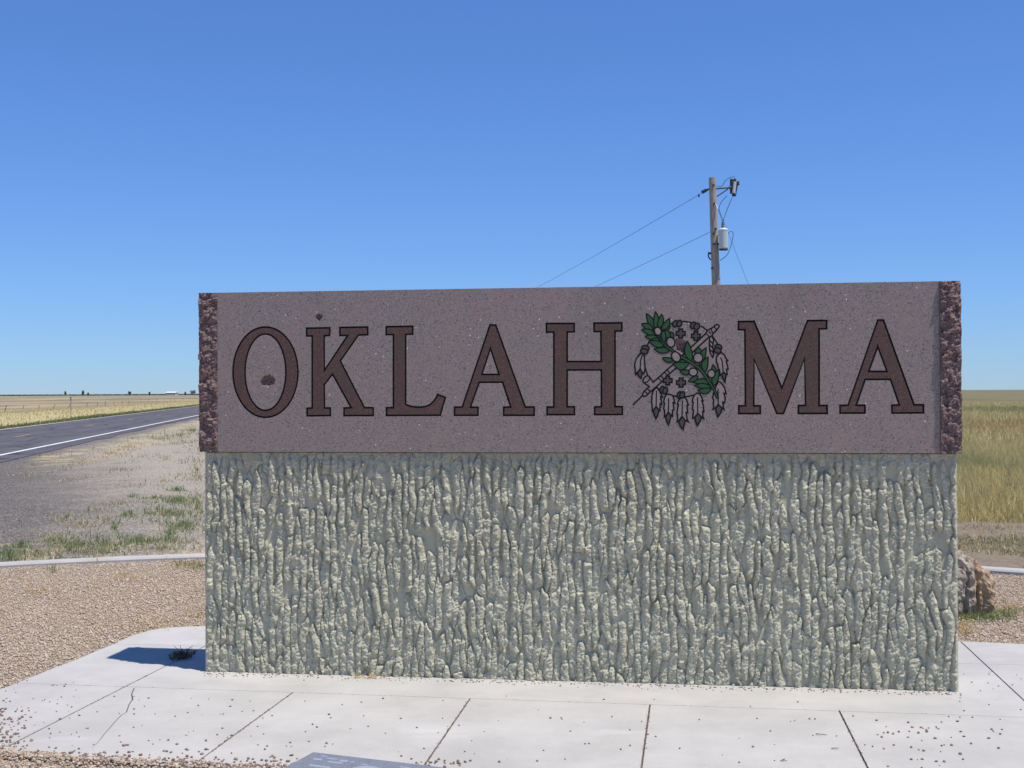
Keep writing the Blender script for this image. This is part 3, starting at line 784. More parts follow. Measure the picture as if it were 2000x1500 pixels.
feather([QD((1060, 760)), QD((1000, 880)), QF((935, 130)), QF((908, 220)), QF((945, 300)), QF((930, 360)), QF((942, 490)), QF((915, 535)), QF((990, 490)), QF((1060, 405))],
        [QD((1100, 760)), QD((1170, 830)), QD((1235, 930)), QD((1265, 1075)), QD((1215, 1065)), QD((1245, 1200)), QF((1230, 365)), QF((1180, 345)), QF((1195, 480)), QF((1210, 538)), QF((1150, 500))], [QD((1055, 940)), QF((1060, 405))],
        [QF((1060, 405)), QF((1165, 510)), QF((1120, 640)), QF((1050, 735)), QF((1020, 640)), QF((990, 525))])
feather([QB((1090, 1230)), QB((1040, 1290)), QD((1010, 120)), QD((1015, 235)), QD((1050, 300)), QD((1065, 420)), QD((1095, 440)), QD((1112, 580)), QD((1150, 560)), QD((1195, 500))],
        [QB((1150, 1215)), QB((1230, 1280)), QB((1270, 1370)), QD((1310, 195)), QD((1275, 205)), QD((1300, 310)), QD((1325, 420)), QD((1280, 425)), QD((1300, 560)), QD((1265, 565))], [QD((1125, 110)), QD((1170, 220)), QD((1190, 500))],
        [QD((1195, 500)), QD((1270, 565)), QD((1255, 670)), QD((1240, 765)), QD((1190, 680)), QD((1145, 575))])
# beads on the rim
def rot_ell(c, rx, ry, deg, n=18):
    a = math.radians(deg); return [(c[0] + rx * math.cos(t) * math.cos(a) - ry * math.sin(t) * math.sin(a), c[1] + rx * math.cos(t) * math.sin(a) + ry * math.sin(t) * math.cos(a)) for t in [2 * math.pi * i / n for i in range(n)]]
k_ = 1 / SQ
for c1, c2, rx, ry, dg in [(QA((1275, 440)), QA((1390, 435)), 62, 88, 20), (QB((395, 485)), QB((490, 515)), 72, 90, 30), (QA((485, 1090)), QA((455, 1175)), 68, 100, 100), (QB((1065, 1065)), QB((1045, 1155)), 72, 92, 110),
                           (QC((935, 970)), QC((1010, 995)), 62, 90, 20), (QC((1395, 1110)), QC((1465, 1110)), 62, 90, 20)]:
    patch('bead', rot_ell(c1, rx * k_, ry * k_, dg), .0036, M_BEAD); patch('bead', rot_ell(c2, rx * k_, ry * k_, dg), .0042, M_BEAD)
# four crosses
for c, r in [(QA((1425, 700)), 118), (QB((465, 765)), 116), (QC((1078, 725)), 116), (QC((1435, 780)), 118)]:
    r *= k_; a = r * .42
    patch('cross', [(c[0] + x, c[1] + y) for x, y in [(-a, -r), (a, -r), (a, -a), (r, -a), (r, a), (a, a), (a, r), (-a, r), (-a, a), (-r, a), (-r, -a), (-a, -a)]], .0012, M_BEAD)
# olive branch
stem = smooth_poly([QA((690, 600)), QA((770, 720)), QA((870, 820)), QA((1010, 1010)), QA((1200, 1160)), QD((60, 80)), QD((330, 240)), QD((560, 400)), QD((720, 600)), QD((860, 830)), QD((950, 960)), QD((1040, 1190))], False, 3)
def widen(L, w0, w1, wm):
    P = [Vector(p) for p in L]; n = len(P); A = []; B = []
    for i, p in enumerate(P):
        t = (P[min(i + 1, n - 1)] - P[max(i - 1, 0)]).normalized(); f = i / (n - 1)
        w = (w0 + (wm - w0) * min(1, f * 2.2)) if f < .7 else (wm + (w1 - wm) * (f - .7) / .3)
        nn = Vector((-t.y, t.x)); A.append(tuple(p + nn * w)); B.append(tuple(p - nn * w))
    return A + B[::-1]
def leaf(tip, base, w, bend, h):
    t = Vector(tip); b = Vector(base); d = t - b; n = Vector((-d.y, d.x)).normalized(); A = []; B = []; N = 9
    for i in range(N + 1):
        f = i / N; c = b + d * f + n * (bend * k_ * math.sin(math.pi * f * .9) )
        ww = w * 1.16 * k_ * .5 * (math.sin(math.pi * f ** .85) ** .8 if 0 < f < 1 else 0)
        if i in (0, N): A.append(tuple(c))
        else: A.append(tuple(c + n * ww)); B.append(tuple(c - n * ww))
    patch('leaf', A + B[::-1], h, M_GREEN, LW * .8)
lv = [(QA((1150, 500)), QA((1000, 620)), 120, -20), (QA((1230, 830)), QA((1110, 660)), 100, -20), (QA((1130, 840)), QA((990, 620)), 140, -10), (QA((990, 950)), QA((950, 620)), 110, 0),
      (QA((505, 175)), QA((690, 600)), 135, 30), (QA((742, 125)), QA((750, 560)), 125, 30), (QA((915, 190)), QA((845, 560)), 125, 15), (QA((1118, 298)), QA((925, 610)), 130, 25),
      (QA((382, 450)), QA((690, 660)), 150, 35), (QA((385, 605)), QA((760, 750)), 125, 20), (QA((480, 770)), QA((860, 830)), 120, -10), (QA((600, 890)), QA((870, 850)), 90, -10), (QA((590, 905)), QA((990, 1020)), 145, -15), (QA((725, 1105)), QA((1160, 1130)), 135, -35),
      (QA((945, 1345)), QA((1230, 1420)), 110, -25), (QC((1225, 235)), QD((290, 250)), 190, -90), (QD((0, 225)), QD((300, 215)), 75, 20), (QB((540, 1080)), QB((520, 1270)), 150, 0),
      (QB((250, 910)), QB((340, 1440)), 165, -35), (QB((745, 1085)), QD((580, 330)), 150, -35), (QD((800, 105)), QD((700, 500)), 145, -50), (QD((930, 305)), QD((990, 510)), 95, -20),
      (QD((1075, 440)), QD((940, 860)), 150, -20), (QD((50, 460)), QD((320, 510)), 120, -25), (QD((262, 740)), QD((520, 610)), 105, -20), (QD((395, 788)), QD((820, 790)), 130, 40), (QD((435, 870)), QD((870, 910)), 115, 20), (QD((525, 975)), QD((870, 960)), 130, -40)]
for i, (a_, b_, w_, bd_) in enumerate(lv): leaf(a_, b_, w_, bd_, (.0018 + .0001 * i))
patch('branch_stem', widen(stem, .8, 1.9, 2.7), .0049, M_GREEN, LW * .7)
for c, rx, ry, dg in [(QA((815, 640)), 92, 108, -20), (QA((1160, 935)), 108, 130, -15), (QA((1300, 1320)), 110, 142, -30), (QB((525, 1350)), 122, 126, 0), (QD((395, 500)), 112, 106, 0), (QD((878, 545)), 98, 106, 0)]:
    patch('berry', rot_ell(c, rx * k_, ry * k_, dg, 24), .0053, M_HONED, LW * .9)

# ------------------------------------------------------------------ ground plaque at the front edge of the walk
PA = G(612, 1469, .03); PB = G(850, 1497, .03)
pd = (PB - PA).normalized(); pdir = Vector((pd.x, pd.y)); pn = Vector((pd.y, -pd.x))
M_PLQ = granite('plaque_stone', (.15, .175, .235), (.20, .225, .285), .28, False)  # stone colour includes the blue of the reflected sky
M_ETCH = plain('etched_stone', (.26, .30, .375), .6, .3)
plq = empty('ground_plaque', (PA.x, PA.y, 0)); tag(plq, 'polished grey stone plaque, reflected sky blue mixed into its colour, lying at the front edge of the walk', 'plaque')
def pl(u, v): p = Vector((PA.x, PA.y)) + pdir * u + pn * v; return (p.x, p.y)
mesh('plaque_stone', *prism([[pl(0, 0), pl(0, .55), pl(.8, .55), pl(.8, 0)]], -.05, .03), M_PLQ, plq)
def etch(L): mesh('etched_mark', *prism([L], .029, .0305), M_ETCH, plq)
for (u, v, w, h) in [(.06, .03, .03, .012), (.10, .05, .05, .014), (.17, .055, .035, .025), (.13, .09, .07, .018), (.22, .06, .02, .015), (.28, .075, .03, .012), (.05, .075, .04, .02), (.08, .16, .1, .02), (.45, .05, .05, .015)]:
    etch([pl(u, v), pl(u, v + h), pl(u + w, v + h), pl(u + w, v)])
etch([pl(.34 + .07 * math.cos(a), .15 + .06 * math.sin(a)) for a in [2 * math.pi * i / 20 for i in range(20)]])

# ------------------------------------------------------------------ pebbles and gravel
def pebble_field(name, P, R, palette, mat, flat=.65, ico=False, kind='stuff', label=None, cat=None):
    n = len(P)
    if ico:
        bm = bmesh.new(); bmesh.ops.create_icosphere(bm, subdivisions=1, radius=1); bm.verts.ensure_lookup_table()
        bv = np.array([v.co[:] for v in bm.verts]); bf = np.array([[v.index for v in f.verts] for f in bm.faces]); bm.free()
    else:
        bv = np.array([(1, 0, 0), (0, 1, 0), (-1, 0, 0), (0, -1, 0), (0, 0, 1), (0, 0, -1.)]); bf = np.array([(0, 1, 4), (1, 2, 4), (2, 3, 4), (3, 0, 4), (1, 0, 5), (2, 1, 5), (3, 2, 5), (0, 3, 5)])
    k = len(bv)
    sc = np.stack([RNG.uniform(.75, 1.35, n), RNG.uniform(.7, 1.1, n), RNG.uniform(.5, .9, n) * flat / .65], 1) * R[:, None]
    v = bv[None] * (1 + RNG.uniform(-.18, .18, (n, k, 1))) * sc[:, None, :]
    a = RNG.uniform(0, 2 * np.pi, n); tl = RNG.normal(0, .35, n)
    y, z = v[..., 1].copy(), v[..., 2].copy(); v[..., 1] = y * np.cos(tl)[:, None] - z * np.sin(tl)[:, None]; v[..., 2] = y * np.sin(tl)[:, None] + z * np.cos(tl)[:, None]
    x, y = v[..., 0].copy(), v[..., 1].copy(); v[..., 0] = x * np.cos(a)[:, None] - y * np.sin(a)[:, None]; v[..., 1] = x * np.sin(a)[:, None] + y * np.cos(a)[:, None]
    v += P[:, None, :]
    f = bf[None] + (np.arange(n) * k)[:, None, None]
    pal = np.array(palette); c = pal[RNG.integers(0, len(pal), n)] * RNG.uniform(.82, 1.14, (n, 1)); c = np.clip(c, 0, .9)
    cols = np.concatenate([np.repeat(c, k, 0), np.ones((n * k, 1))], 1)
    o = np_mesh(name, v.reshape(-1, 3), f.reshape(-1, 3), mat, None, cols, smooth=False); tag(o, label, cat, kind=kind); return o
TAN = [(.46, .355, .245), (.52, .41, .29), (.41, .31, .215), (.55, .46, .36), (.45, .335, .255), (.62, .55, .46), (.34, .255, .185), (.49, .38, .285), (.45, .38, .31), (.43, .38, .285)]
bed_poly = [arc(CR - KW, math.radians(a)) for a in range(-100, 101, 4)]
V2, T = cdt_fill([bed_poly if area(bed_poly) > 0 else bed_poly[::-1]])
tag(mesh('gravel_bed', [(x, y, -.016) for x, y in V2], T, M_BED), kind='structure')
def scatter(poly, dens):
    Pn = np.array(poly); lo_, hi_ = Pn.min(0), Pn.max(0); n = int((hi_ - lo_).prod() * dens)
    q = RNG.uniform(lo_, hi_, (n, 2)); return q[inside(q, poly)]
regL = [g2(*p) for p in [(-260, 1060), (470, 1060), (470, 1280), (60, 1400), (-150, 1420), (-420, 1420)]]
regR = [g2(*p) for p in [(1780, 1090), (2250, 1090), (2300, 1275), (1780, 1275)]]
regF = [g2(*p) for p in [(-200, 1380), (700, 1470), (700, 1600), (-200, 1600)]]
regB = [g2(*p) for p in [(470, 1060), (1780, 1085), (1780, 1275), (470, 1280)]]
q = np.concatenate([scatter(regL, 5600), scatter(regR, 4200), scatter(regF, 4200), scatter(regB, 400)])
rc = np.hypot(q[:, 0] - C0.x, q[:, 1] - C0.y); q = q[(rc < CR - KW - .01) & ~inside(q, SLAB)]
R = RNG.gamma(4, .00115, len(q)) + .0018
pebble_field('gravel', np.column_stack([q, -.017 + R * .35 + .012 * fbm(q[:, 0] * 2, q[:, 1] * 2, 77)]), R, TAN, M_PEB)
RED = [(.17, .10, .085), (.22, .14, .115), (.12, .075, .065), (.30, .21, .17), (.19, .13, .12), (.25, .17, .13)]
pts = []; rad = []
def on_slab(px, py, r, keep=True):
    p = G(px, py); pts.append((p.x, p.y, r * .45)); rad.append(r)
rs = random.Random(5)
for _ in range(420):   # swept against the foot of the wall
    f = rs.random(); u = BU0 + f * BW; d = abs(rs.gauss(0, .045)) + .004
    x, y, _z = wp(u, 0, d); r = rs.uniform(.0025, .0055); pts.append((x, y, r * .5)); rad.append(r)
for _ in range(62): on_slab(rs.gauss(70, 55), rs.uniform(1325, 1470), rs.uniform(.003, .0065))
for _ in range(60): on_slab(rs.uniform(150, 640), rs.uniform(1360, 1485), rs.uniform(.003, .007))
for _ in range(70): on_slab(rs.uniform(640, 1600), rs.uniform(1360, 1499), rs.uniform(.003, .0065))
for _ in range(70): on_slab(rs.gauss(1840, 90), rs.gauss(1455, 35), rs.uniform(.004, .008))
for _ in range(26): on_slab(rs.gauss(875, 30), rs.gauss(1489, 5), rs.uniform(.004, .008))
for _ in range(25): on_slab(rs.gauss(1950, 60), rs.uniform(1290, 1400), rs.uniform(.003, .006))
for _ in range(420):                                                # spilt over the front edge at the left
    px = rs.uniform(-60, 600); py = 1484 + .035 * px - rs.expovariate(1 / 7.0) * (1.6 if px < 60 or 180 < px < 420 else 1)
    on_slab(px, py, rs.uniform(.004, .009))
for _ in range(90): on_slab(rs.gauss(5, 25), rs.gauss(1420, 22), rs.uniform(.004, .009))
for (p0, p1) in [((571, 1353), (410, 1470)), ((915, 1369), (832, 1490)), ((1269, 1380), (1253, 1498)), ((1638, 1386), (1695, 1500)), ((300, 1313), (20, 1455))]:
    for _ in range(70):
        f = rs.random(); p = Vector(g2(*p0)).lerp(Vector(g2(*p1)), f); r = rs.uniform(.0025, .0045); pts.append((p.x + rs.gauss(0, .004), p.y, 0.0)); rad.append(r)
for _ in range(80):
    p = Vector(J1[0]).lerp(Vector(J1[1]), rs.uniform(-.3, 1.3)); pts.append((p.x, p.y + rs.gauss(0, .003), 0.0)); rad.append(rs.uniform(.002, .0035))
edge_pts = [Vector(g2(-60, 1448)), Vector(g2(20, 1468)), Vector(g2(130, 1478)), Vector(g2(300, 1488)), Vector(g2(560, 1503)), Vector(g2(700, 1512))]
EP = []; ER = []
for _ in range(1700):
    k = rs.randrange(5); p = edge_pts[k].lerp(edge_pts[k + 1], rs.random()); r = rs.uniform(.004, .0095)
    EP.append((p.x + rs.gauss(0, .02), p.y - .012 + rs.gauss(0, .03), r * .4 + rs.uniform(-.006, .001))); ER.append(r)
pebble_field('spilt_gravel', np.array(EP), np.array(ER), RED[1:4] + TAN + [(.38, .30, .25), (.30, .22, .18)], M_PEB, .65, True)
P3 = np.array(pts); ok = inside(P3[:, :2], SLAB); P3 = P3[ok]; R = np.array(rad)[ok]
pebble_field('loose_pebbles', P3, R, RED, M_PEB, .65, True)

# ------------------------------------------------------------------ grass and weeds
def blades(name, P, H, W, lean, cols, kind='stuff', parent=None, az=None):
    """P (n,3) roots; each blade is a bent, tapering strip of three triangles"""
    n = len(P); a = RNG.uniform(0, 2 * np.pi, n) if az is None else az; w = RNG.uniform(0, 2 * np.pi, n)
    d = np.stack([np.cos(a), np.sin(a), np.zeros(n)], 1); s = np.stack([np.cos(w), np.sin(w), np.zeros(n)], 1) * (W / 2)[:, None]
    L = np.abs(RNG.normal(0, 1, n)) * lean; H3 = H[:, None]
    up = np.array([0, 0, 1.])
    mid = P + up * H3 * .55 + d * (H * L * .3)[:, None]; tip = P + up * H3 * (1 - .25 * np.clip(L, 0, 1.4))[:, None] + d * (H * L)[:, None]
    V = np.stack([P - s, P + s, mid + s * .75, mid - s * .75, tip], 1).reshape(-1, 3)
    b = (np.arange(n) * 5)[:, None]
    F = np.concatenate([b + [0, 1, 2], b + [0, 2, 3], b + [3, 2, 4]], 0)
    c = np.concatenate([cols, np.ones((n, 1))], 1); c = np.repeat(c[:, None, :], 5, 1)
    o = np_mesh(name, V, F, M_BLADE, parent, c.reshape(-1, 4)); 
    if kind: o['kind'] = kind
    return o
def pal(n, P, var=.2):
    P = np.array(P); return np.clip(P[RNG.integers(0, len(P), n)] * RNG.uniform(1 - var, 1 + var, (n, 1)), 0, .9)
DRY = [(.63, .51, .21), (.70, .57, .26), (.57, .45, .18), (.76, .65, .35), (.52, .43, .19)]
OLIVE = [(.39, .38, .17), (.46, .42, .19), (.34, .34, .14), (.50, .45, .22)]
GRN = [(.19, .25, .10), (.24, .30, .13), (.17, .22, .09), (.29, .34, .16), (.25, .28, .14)]
RUST = [(.52, .35, .15), (.46, .31, .14), (.58, .41, .19)]
def wedge(n, px0, px1, d0, d1, pw=1.0):
    d = (RNG.uniform(0, 1, n) * (d1 ** pw - d0 ** pw) + d0 ** pw) ** (1 / pw)
    x = (RNG.uniform(px0, px1, n) - 1000) / FOC * d; return x, d
# tall prairie grass to the right of the monument
x, y = wedge(130000, 1560, 2330, 14.2, 34, 1.0); 
edge = 14.9 + 1.5 * (fbm(x * .8, y * .3, 12) - .5); k = (y > edge); x, y = x[k], y[k]
pt = fbm(x * .25, y * .12, 90); n = len(x)
dens = RNG.uniform(0, 1, n) < .45 + pt; x, y, pt = x[dens], y[dens], pt[dens]; n = len(x)
c = np.where((pt > .62)[:, None], pal(n, OLIVE), pal(n, DRY)); c = np.where((RNG.uniform(0, 1, n) < .18)[:, None], pal(n, OLIVE), c)
Hh = RNG.uniform(.18, .52, n) * (.6 + .7 * pt) * np.clip((y - 14.3) / 2.2, .18, 1)
tag(blades('tall_grass', np.column_stack([x, y, terrain(x, y) - .02]), Hh, RNG.uniform(.006, .012, n), .55, c))
x, y = wedge(64000, 1640, 2200, 34, 130, 1.0); pt = fbm(x * .05, y * .022, 91); n = len(x); band = sst(y, 38, 46) * (1 - sst(y, 52, 62))
c = np.where((pt + .06 * np.exp(-((y - 36) / 4) ** 2) > .57)[:, None], pal(n, OLIVE), pal(n, DRY)); c = np.where((RNG.uniform(0, 1, n) < .6 * band)[:, None], pal(n, RUST), c)
tag(blades('distant_grass', np.column_stack([x, y, terrain(x, y) - .02]), RNG.uniform(.2, .5, n), RNG.uniform(.015, .03, n) * y / 50, .5, c))
# beyond the road
a = RNG.uniform(10, 300, 40000); s = -RW - .35 - RNG.gamma(1.3, .28, 40000)
xy = np.array(R_NEAR)[:2] + a[:, None] * np.array(RD)[:2] + s[:, None] * np.array(RNv)[:2]; pt = fbm(a * .12, s * .4, 14); n = len(a)
c = pal(n, [(.19, .22, .08), (.25, .25, .09), (.15, .18, .06), (.36, .33, .13)])
tag(blades('verge_weeds', np.column_stack([xy, terrain(xy[:, 0], xy[:, 1])]), RNG.uniform(.06, .3, n) * (.3 + 1.2 * pt ** 1.5), RNG.uniform(.03, .07, n), .7, c))
a = RNG.uniform(15, 330, 26000) ; s = -RW - 1.2 - RNG.uniform(0, 1, 26000) ** 1.2 * 60; n = len(a)
xy = np.array(R_NEAR)[:2] + a[:, None] * np.array(RD)[:2] + s[:, None] * np.array(RNv)[:2]
c = pal(n, [(.54, .46, .24), (.60, .52, .29), (.48, .40, .20), (.52, .44, .22)])
tag(blades('roadside_grass', np.column_stack([xy, terrain(xy[:, 0], xy[:, 1]) - .02]), RNG.uniform(.12, .35, n), RNG.uniform(.03, .07, n), 1.1, c))
# weeds of the pull-off: patches placed as photographed (centre, half size in the photograph, blades, greenness)
patches = [(350, 970, 55, 12, 2200, .85), (330, 1000, 65, 16, 2400, .75), (360, 1030, 45, 14, 1500, .8), (385, 985, 20, 30, 700, .7), (345, 942, 20, 6, 500, .9), (300, 962, 20, 4, 350, .7), (258, 957, 8, 4, 160, 1),
           (250, 1003, 14, 8, 450, .9), (223, 1032, 8, 10, 260, 1), (332, 1047, 9, 9, 260, 1), (270, 1062, 45, 10, 1100, .85), (330, 1062, 45, 8, 800, .7), (205, 1070, 50, 12, 1100, .6), (140, 1072, 30, 12, 1000, .85), (115, 1062, 30, 10, 600, .6), (120, 1015, 35, 14, 420, .1),
           (160, 1027, 40, 14, 450, .1), (110, 1055, 50, 12, 600, .3), (40, 1072, 25, 6, 500, .9), (20, 1092, 28, 14, 1100, .95), (75, 1090, 50, 12, 900, .5), (190, 1085, 70, 8, 900, .35), (320, 1078, 70, 6, 900, .25), (230, 975, 40, 10, 300, .3), (190, 990, 30, 8, 200, .2),
           (375, 830, 25, 8, 900, .8), (350, 838, 30, 6, 500, .6), (215, 868, 40, 7, 700, .05), (160, 880, 25, 6, 350, .1), (250, 858, 40, 8, 600, .15), (310, 845, 40, 5, 400, .3), (385, 900, 16, 30, 700, .35), (320, 920, 25, 6, 250, .2), (60, 905, 40, 4, 250, .15), (325, 880, 20, 4, 120, .05)]
Pn = []; Cn = []; Hn = []; Wn = []
for (cx_, cy_, rx_, ry_, nb, gr) in patches:
    nb = int(nb * .62)
    th = RNG.uniform(0, 2 * np.pi, nb); r_ = np.abs(RNG.normal(0, .62, nb))
    for k in range(nb):
        p = G(cx_ + rx_ * 1.15 * r_[k] * math.cos(th[k]), cy_ + ry_ * 1.15 * r_[k] * math.sin(th[k]), -.06); Pn.append((p.x, p.y))
    g_ = RNG.uniform(0, 1, nb) < gr; Cn.append(np.where(g_[:, None], pal(nb, GRN), pal(nb, [(.56, .46, .27), (.48, .39, .23), (.62, .53, .34)])))
    big = G(cx_, cy_, -.06).y
    Hn.append(RNG.gamma(2.0, .0145, nb) * (1 + .02 * big)); Wn.append(RNG.uniform(.005, .012, nb) * (.6 + .04 * big))
qx, qy = wedge(26000, -80, 480, 11.2, 60, .8); pt = fbm(qx * 1.3, qy * .8, 70) + .25 * (fbm(qx * .3, qy * .2, 72) - .5)
sd = road_s(qx, qy); wall_side = sst((qx / qy * FOC + 1000), 60, 380); near_k = 1 - sst(qy, 12, 17)
k = (pt + .16 * wall_side + .12 * near_k + RNG.normal(0, .05, len(qx)) > .725) & (sd > 1.2); qx, qy = qx[k], qy[k]; nb = len(qx)
Pn += list(zip(qx, qy)); gq = RNG.uniform(0, 1, nb) < .25 + .5 * (fbm(qx * .8, qy * .5, 75) > .5)
Cn.append(np.where(gq[:, None], pal(nb, GRN), pal(nb, [(.56, .46, .27), (.48, .39, .23), (.62, .53, .34)]))); Hn.append(RNG.gamma(2.2, .016, nb) * (1 + .02 * qy)); Wn.append(RNG.uniform(.005, .012, nb) * (.6 + .04 * qy))
Pn = np.array(Pn); rc = np.hypot(Pn[:, 0] - C0.x, Pn[:, 1] - C0.y); k = rc > CR + .03
Pn = Pn[k]; tag(blades('low_weeds', np.column_stack([Pn, terrain(Pn[:, 0], Pn[:, 1]) - .005]), np.concatenate(Hn)[k], np.concatenate(Wn)[k], 1.0, np.concatenate(Cn)[k]))
# sparse weeds on the bare earth to the right, behind the kerb
x, y = wedge(26000, 1780, 2200, 11.2, 16.4); pt = fbm(x * 1.1, y * .9, 44); k = (pt + .36 * np.exp(-((y - 12.9) / .9) ** 2) + RNG.normal(0, .07, len(x)) > .62) & (np.hypot(x - C0.x, y - C0.y) > CR + .05); x, y = x[k], y[k]; n = len(x)
c = np.where((RNG.uniform(0, 1, n) < .7)[:, None], pal(n, [(.20, .215, .12), (.25, .255, .15), (.17, .185, .10), (.30, .27, .17)]), pal(n, DRY))
tag(blades('dusty_weeds', np.column_stack([x, y, terrain(x, y)]), RNG.gamma(2.2, .013, n), RNG.uniform(.004, .009, n), 1.3, c))
# straw littering the gravel
def straw_at(lst, name):
    P_ = []; az = []
    for (cx_, cy_, rx_, ry_, nb) in lst:
        for _ in range(nb):
            p = G(cx_ + rs.gauss(0, rx_), cy_ + rs.gauss(0, ry_), 0); P_.append((p.x, p.y, -.012))
    n = len(P_); P_ = np.array(P_); rc = np.hypot(P_[:, 0] - C0.x, P_[:, 1] - C0.y); P_ = P_[rc < CR - KW - .05]; n = len(P_)
    tag(blades(name, P_, RNG.uniform(.03, .10, n), RNG.uniform(.003, .006, n), 1.9, pal(n, [(.50, .33, .10), (.56, .42, .18), (.44, .30, .12)])))
straw_at([(80, 1157, 20, 3, 40), (15, 1131, 20, 2, 25), (245, 1130, 14, 5, 60), (370, 1105, 22, 4, 60), (300, 1222, 40, 6, 60), (385, 1202, 12, 3, 25), (1884, 1228, 8, 10, 70), (1945, 1180, 30, 10, 60), (1985, 1190, 14, 8, 40)], 'straw_litter')
straw_base = []
n = 45; f_ = RNG.uniform(.215, .245, n); P_ = np.array([wp(BU0 + BW * f, 0.004, .02 + abs(RNG.normal(0, .02))) for f in f_])
blades('dry_straw', P_, RNG.uniform(.01, .03, n), RNG.uniform(.003, .005, n), 3.0, pal(n, [(.58, .42, .14), (.62, .50, .24)]))
# green tufts round the boulder and along the kerb foot
Pn = []
for (cx_, cy_, rx_, ry_, nb) in [(1890, 1202, 20, 5, 420), (1925, 1204, 22, 5, 380), (1965, 1199, 14, 6, 200), (385, 1105, 10, 5, 120), (352, 1101, 8, 3, 80), (103, 1112, 5, 4, 60)]:
    for _ in range(nb):
        p = G(cx_ + rs.gauss(0, rx_), cy_ + rs.gauss(0, ry_), 0); Pn.append((p.x, p.y, -.02))
Pn = np.array(Pn); rc = np.hypot(Pn[:, 0] - C0.x, Pn[:, 1] - C0.y); Pn = Pn[(rc < CR - KW - .02) & ~inside(Pn[:, :2], SLAB)]; n = len(Pn)
tag(blades('green_tufts', Pn, RNG.uniform(.02, .07, n), RNG.uniform(.005, .010, n), .9, pal(n, GRN)))

# a weed growing out of the walk in the monument's shade
wp0 = G(356, 1286); weed = empty('weed', (wp0.x, wp0.y, 0)); tag(weed, 'dark little weed in the walk joint, shaded by the left end of the sign', 'weed')
st = []
for k in range(16):
    a = rs.uniform(0, 2 * math.pi); l = rs.uniform(.03, .10); h = rs.uniform(.02, .075)
    st.append(tube([(wp0.x, wp0.y, -.01), (wp0.x + math.cos(a) * l * .5, wp0.y + math.sin(a) * l * .5, h * .75), (wp0.x + math.cos(a) * l, wp0.y + math.sin(a) * l, h)], [.003, .002, .001], 4))
M_WEED = plain('weed_green', (.15, .10, .065), .8, .2)
mesh('weed_stem', *merge(st), M_WEED, weed)
n = 260; a = RNG.uniform(0, 2 * np.pi, n); r_ = RNG.uniform(.0, .075, n)
blades('weed_leaf', np.column_stack([wp0.x + np.cos(a) * r_, wp0.y + np.sin(a) * r_, RNG.uniform(0, .025, n)]), RNG.uniform(.01, .035, n), RNG.uniform(.005, .010, n), .9, pal(n, [(.19, .12, .08), (.22, .16, .10), (.15, .14, .07)]), 'stuff', weed)

# a few twigs on the walk
for (px, py, ln, an_, lab) in [(1605, 1436, .055, -.4, 'curved brown twig on the walk left of the far right joint'), (1632, 1463, .035, .1, 'short straight twig on the walk beside the far right joint'), (1531, 1485, .04, .9, 'forked brown twig on the walk near the bottom of the photo')]:
    p = G(px, py, .003); pts_ = [(p.x + math.cos(an_ + .5 * (f - .5)) * ln * (f - .5), p.y + math.sin(an_ + .9 * (f - .5)) * ln * (f - .5), .004 + .004 * math.sin(f * 3.1)) for f in (0, .33, .66, 1)]
    parts = [tube(pts_, [.0022, .002, .0018, .001], 5)]
    if 'forked' in lab: parts.append(tube([pts_[1], (pts_[1][0] + .015, pts_[1][1] - .012, .006)], [.0018, .001], 5))
    tag(mesh('twig', *merge(parts), plain('twig_bark', (.16, .10, .06), .9, .1)), lab, 'twig')

# ------------------------------------------------------------------ boulder
t = NT('boulder_stone', .9, .2)
tc = t.N.new('ShaderNodeTexCoord').outputs['Object']; sx = t.N.new('ShaderNodeSeparateXYZ'); t.L.new(tc, sx.inputs[0])
grey = t.mix(t.step(t.noise(14, 5, .7), .35, .65), (.36, .30, .24), (.58, .51, .42)); grey = t.mix(t.step(t.noise(10, 3, .6, t.mapv((3, 3, .7))), .57, .68), grey, (.16, .13, .12))
tan = t.mix(t.step(t.noise(16, 5, .7), .3, .7), (.43, .30, .19), (.60, .46, .32)); tan = t.mix(t.math('MULTIPLY', t.step(t.noise(22, 4, .7), .58, .7), .5), tan, (.24, .14, .09))
lich = t.step(t.noise(18, 4, .7), .6, .68)
grey = t.mix(t.math('MULTIPLY', lich, .5), grey, (.30, .31, .10))
f = t.step(t.math('ADD', sx.outputs[0], t.math('MULTIPLY', t.math('SUBTRACT', t.noise(9, 3), .5), .12)), -.04, .0)
t.col(t.mix(f, grey, tan)); t.bump(t.noise(40, 6, .75), .8, .03); M_BOULD = t.m
bp = G(1909, 1199); bpx = Vector((bp.x, bp.y + .22, 0))
bm = bmesh.new(); bmesh.ops.create_cube(bm, size=2); bmesh.ops.subdivide_edges(bm, edges=bm.edges[:], cuts=34, use_grid_fill=True)
co = np.array([v.co[:] for v in bm.verts])
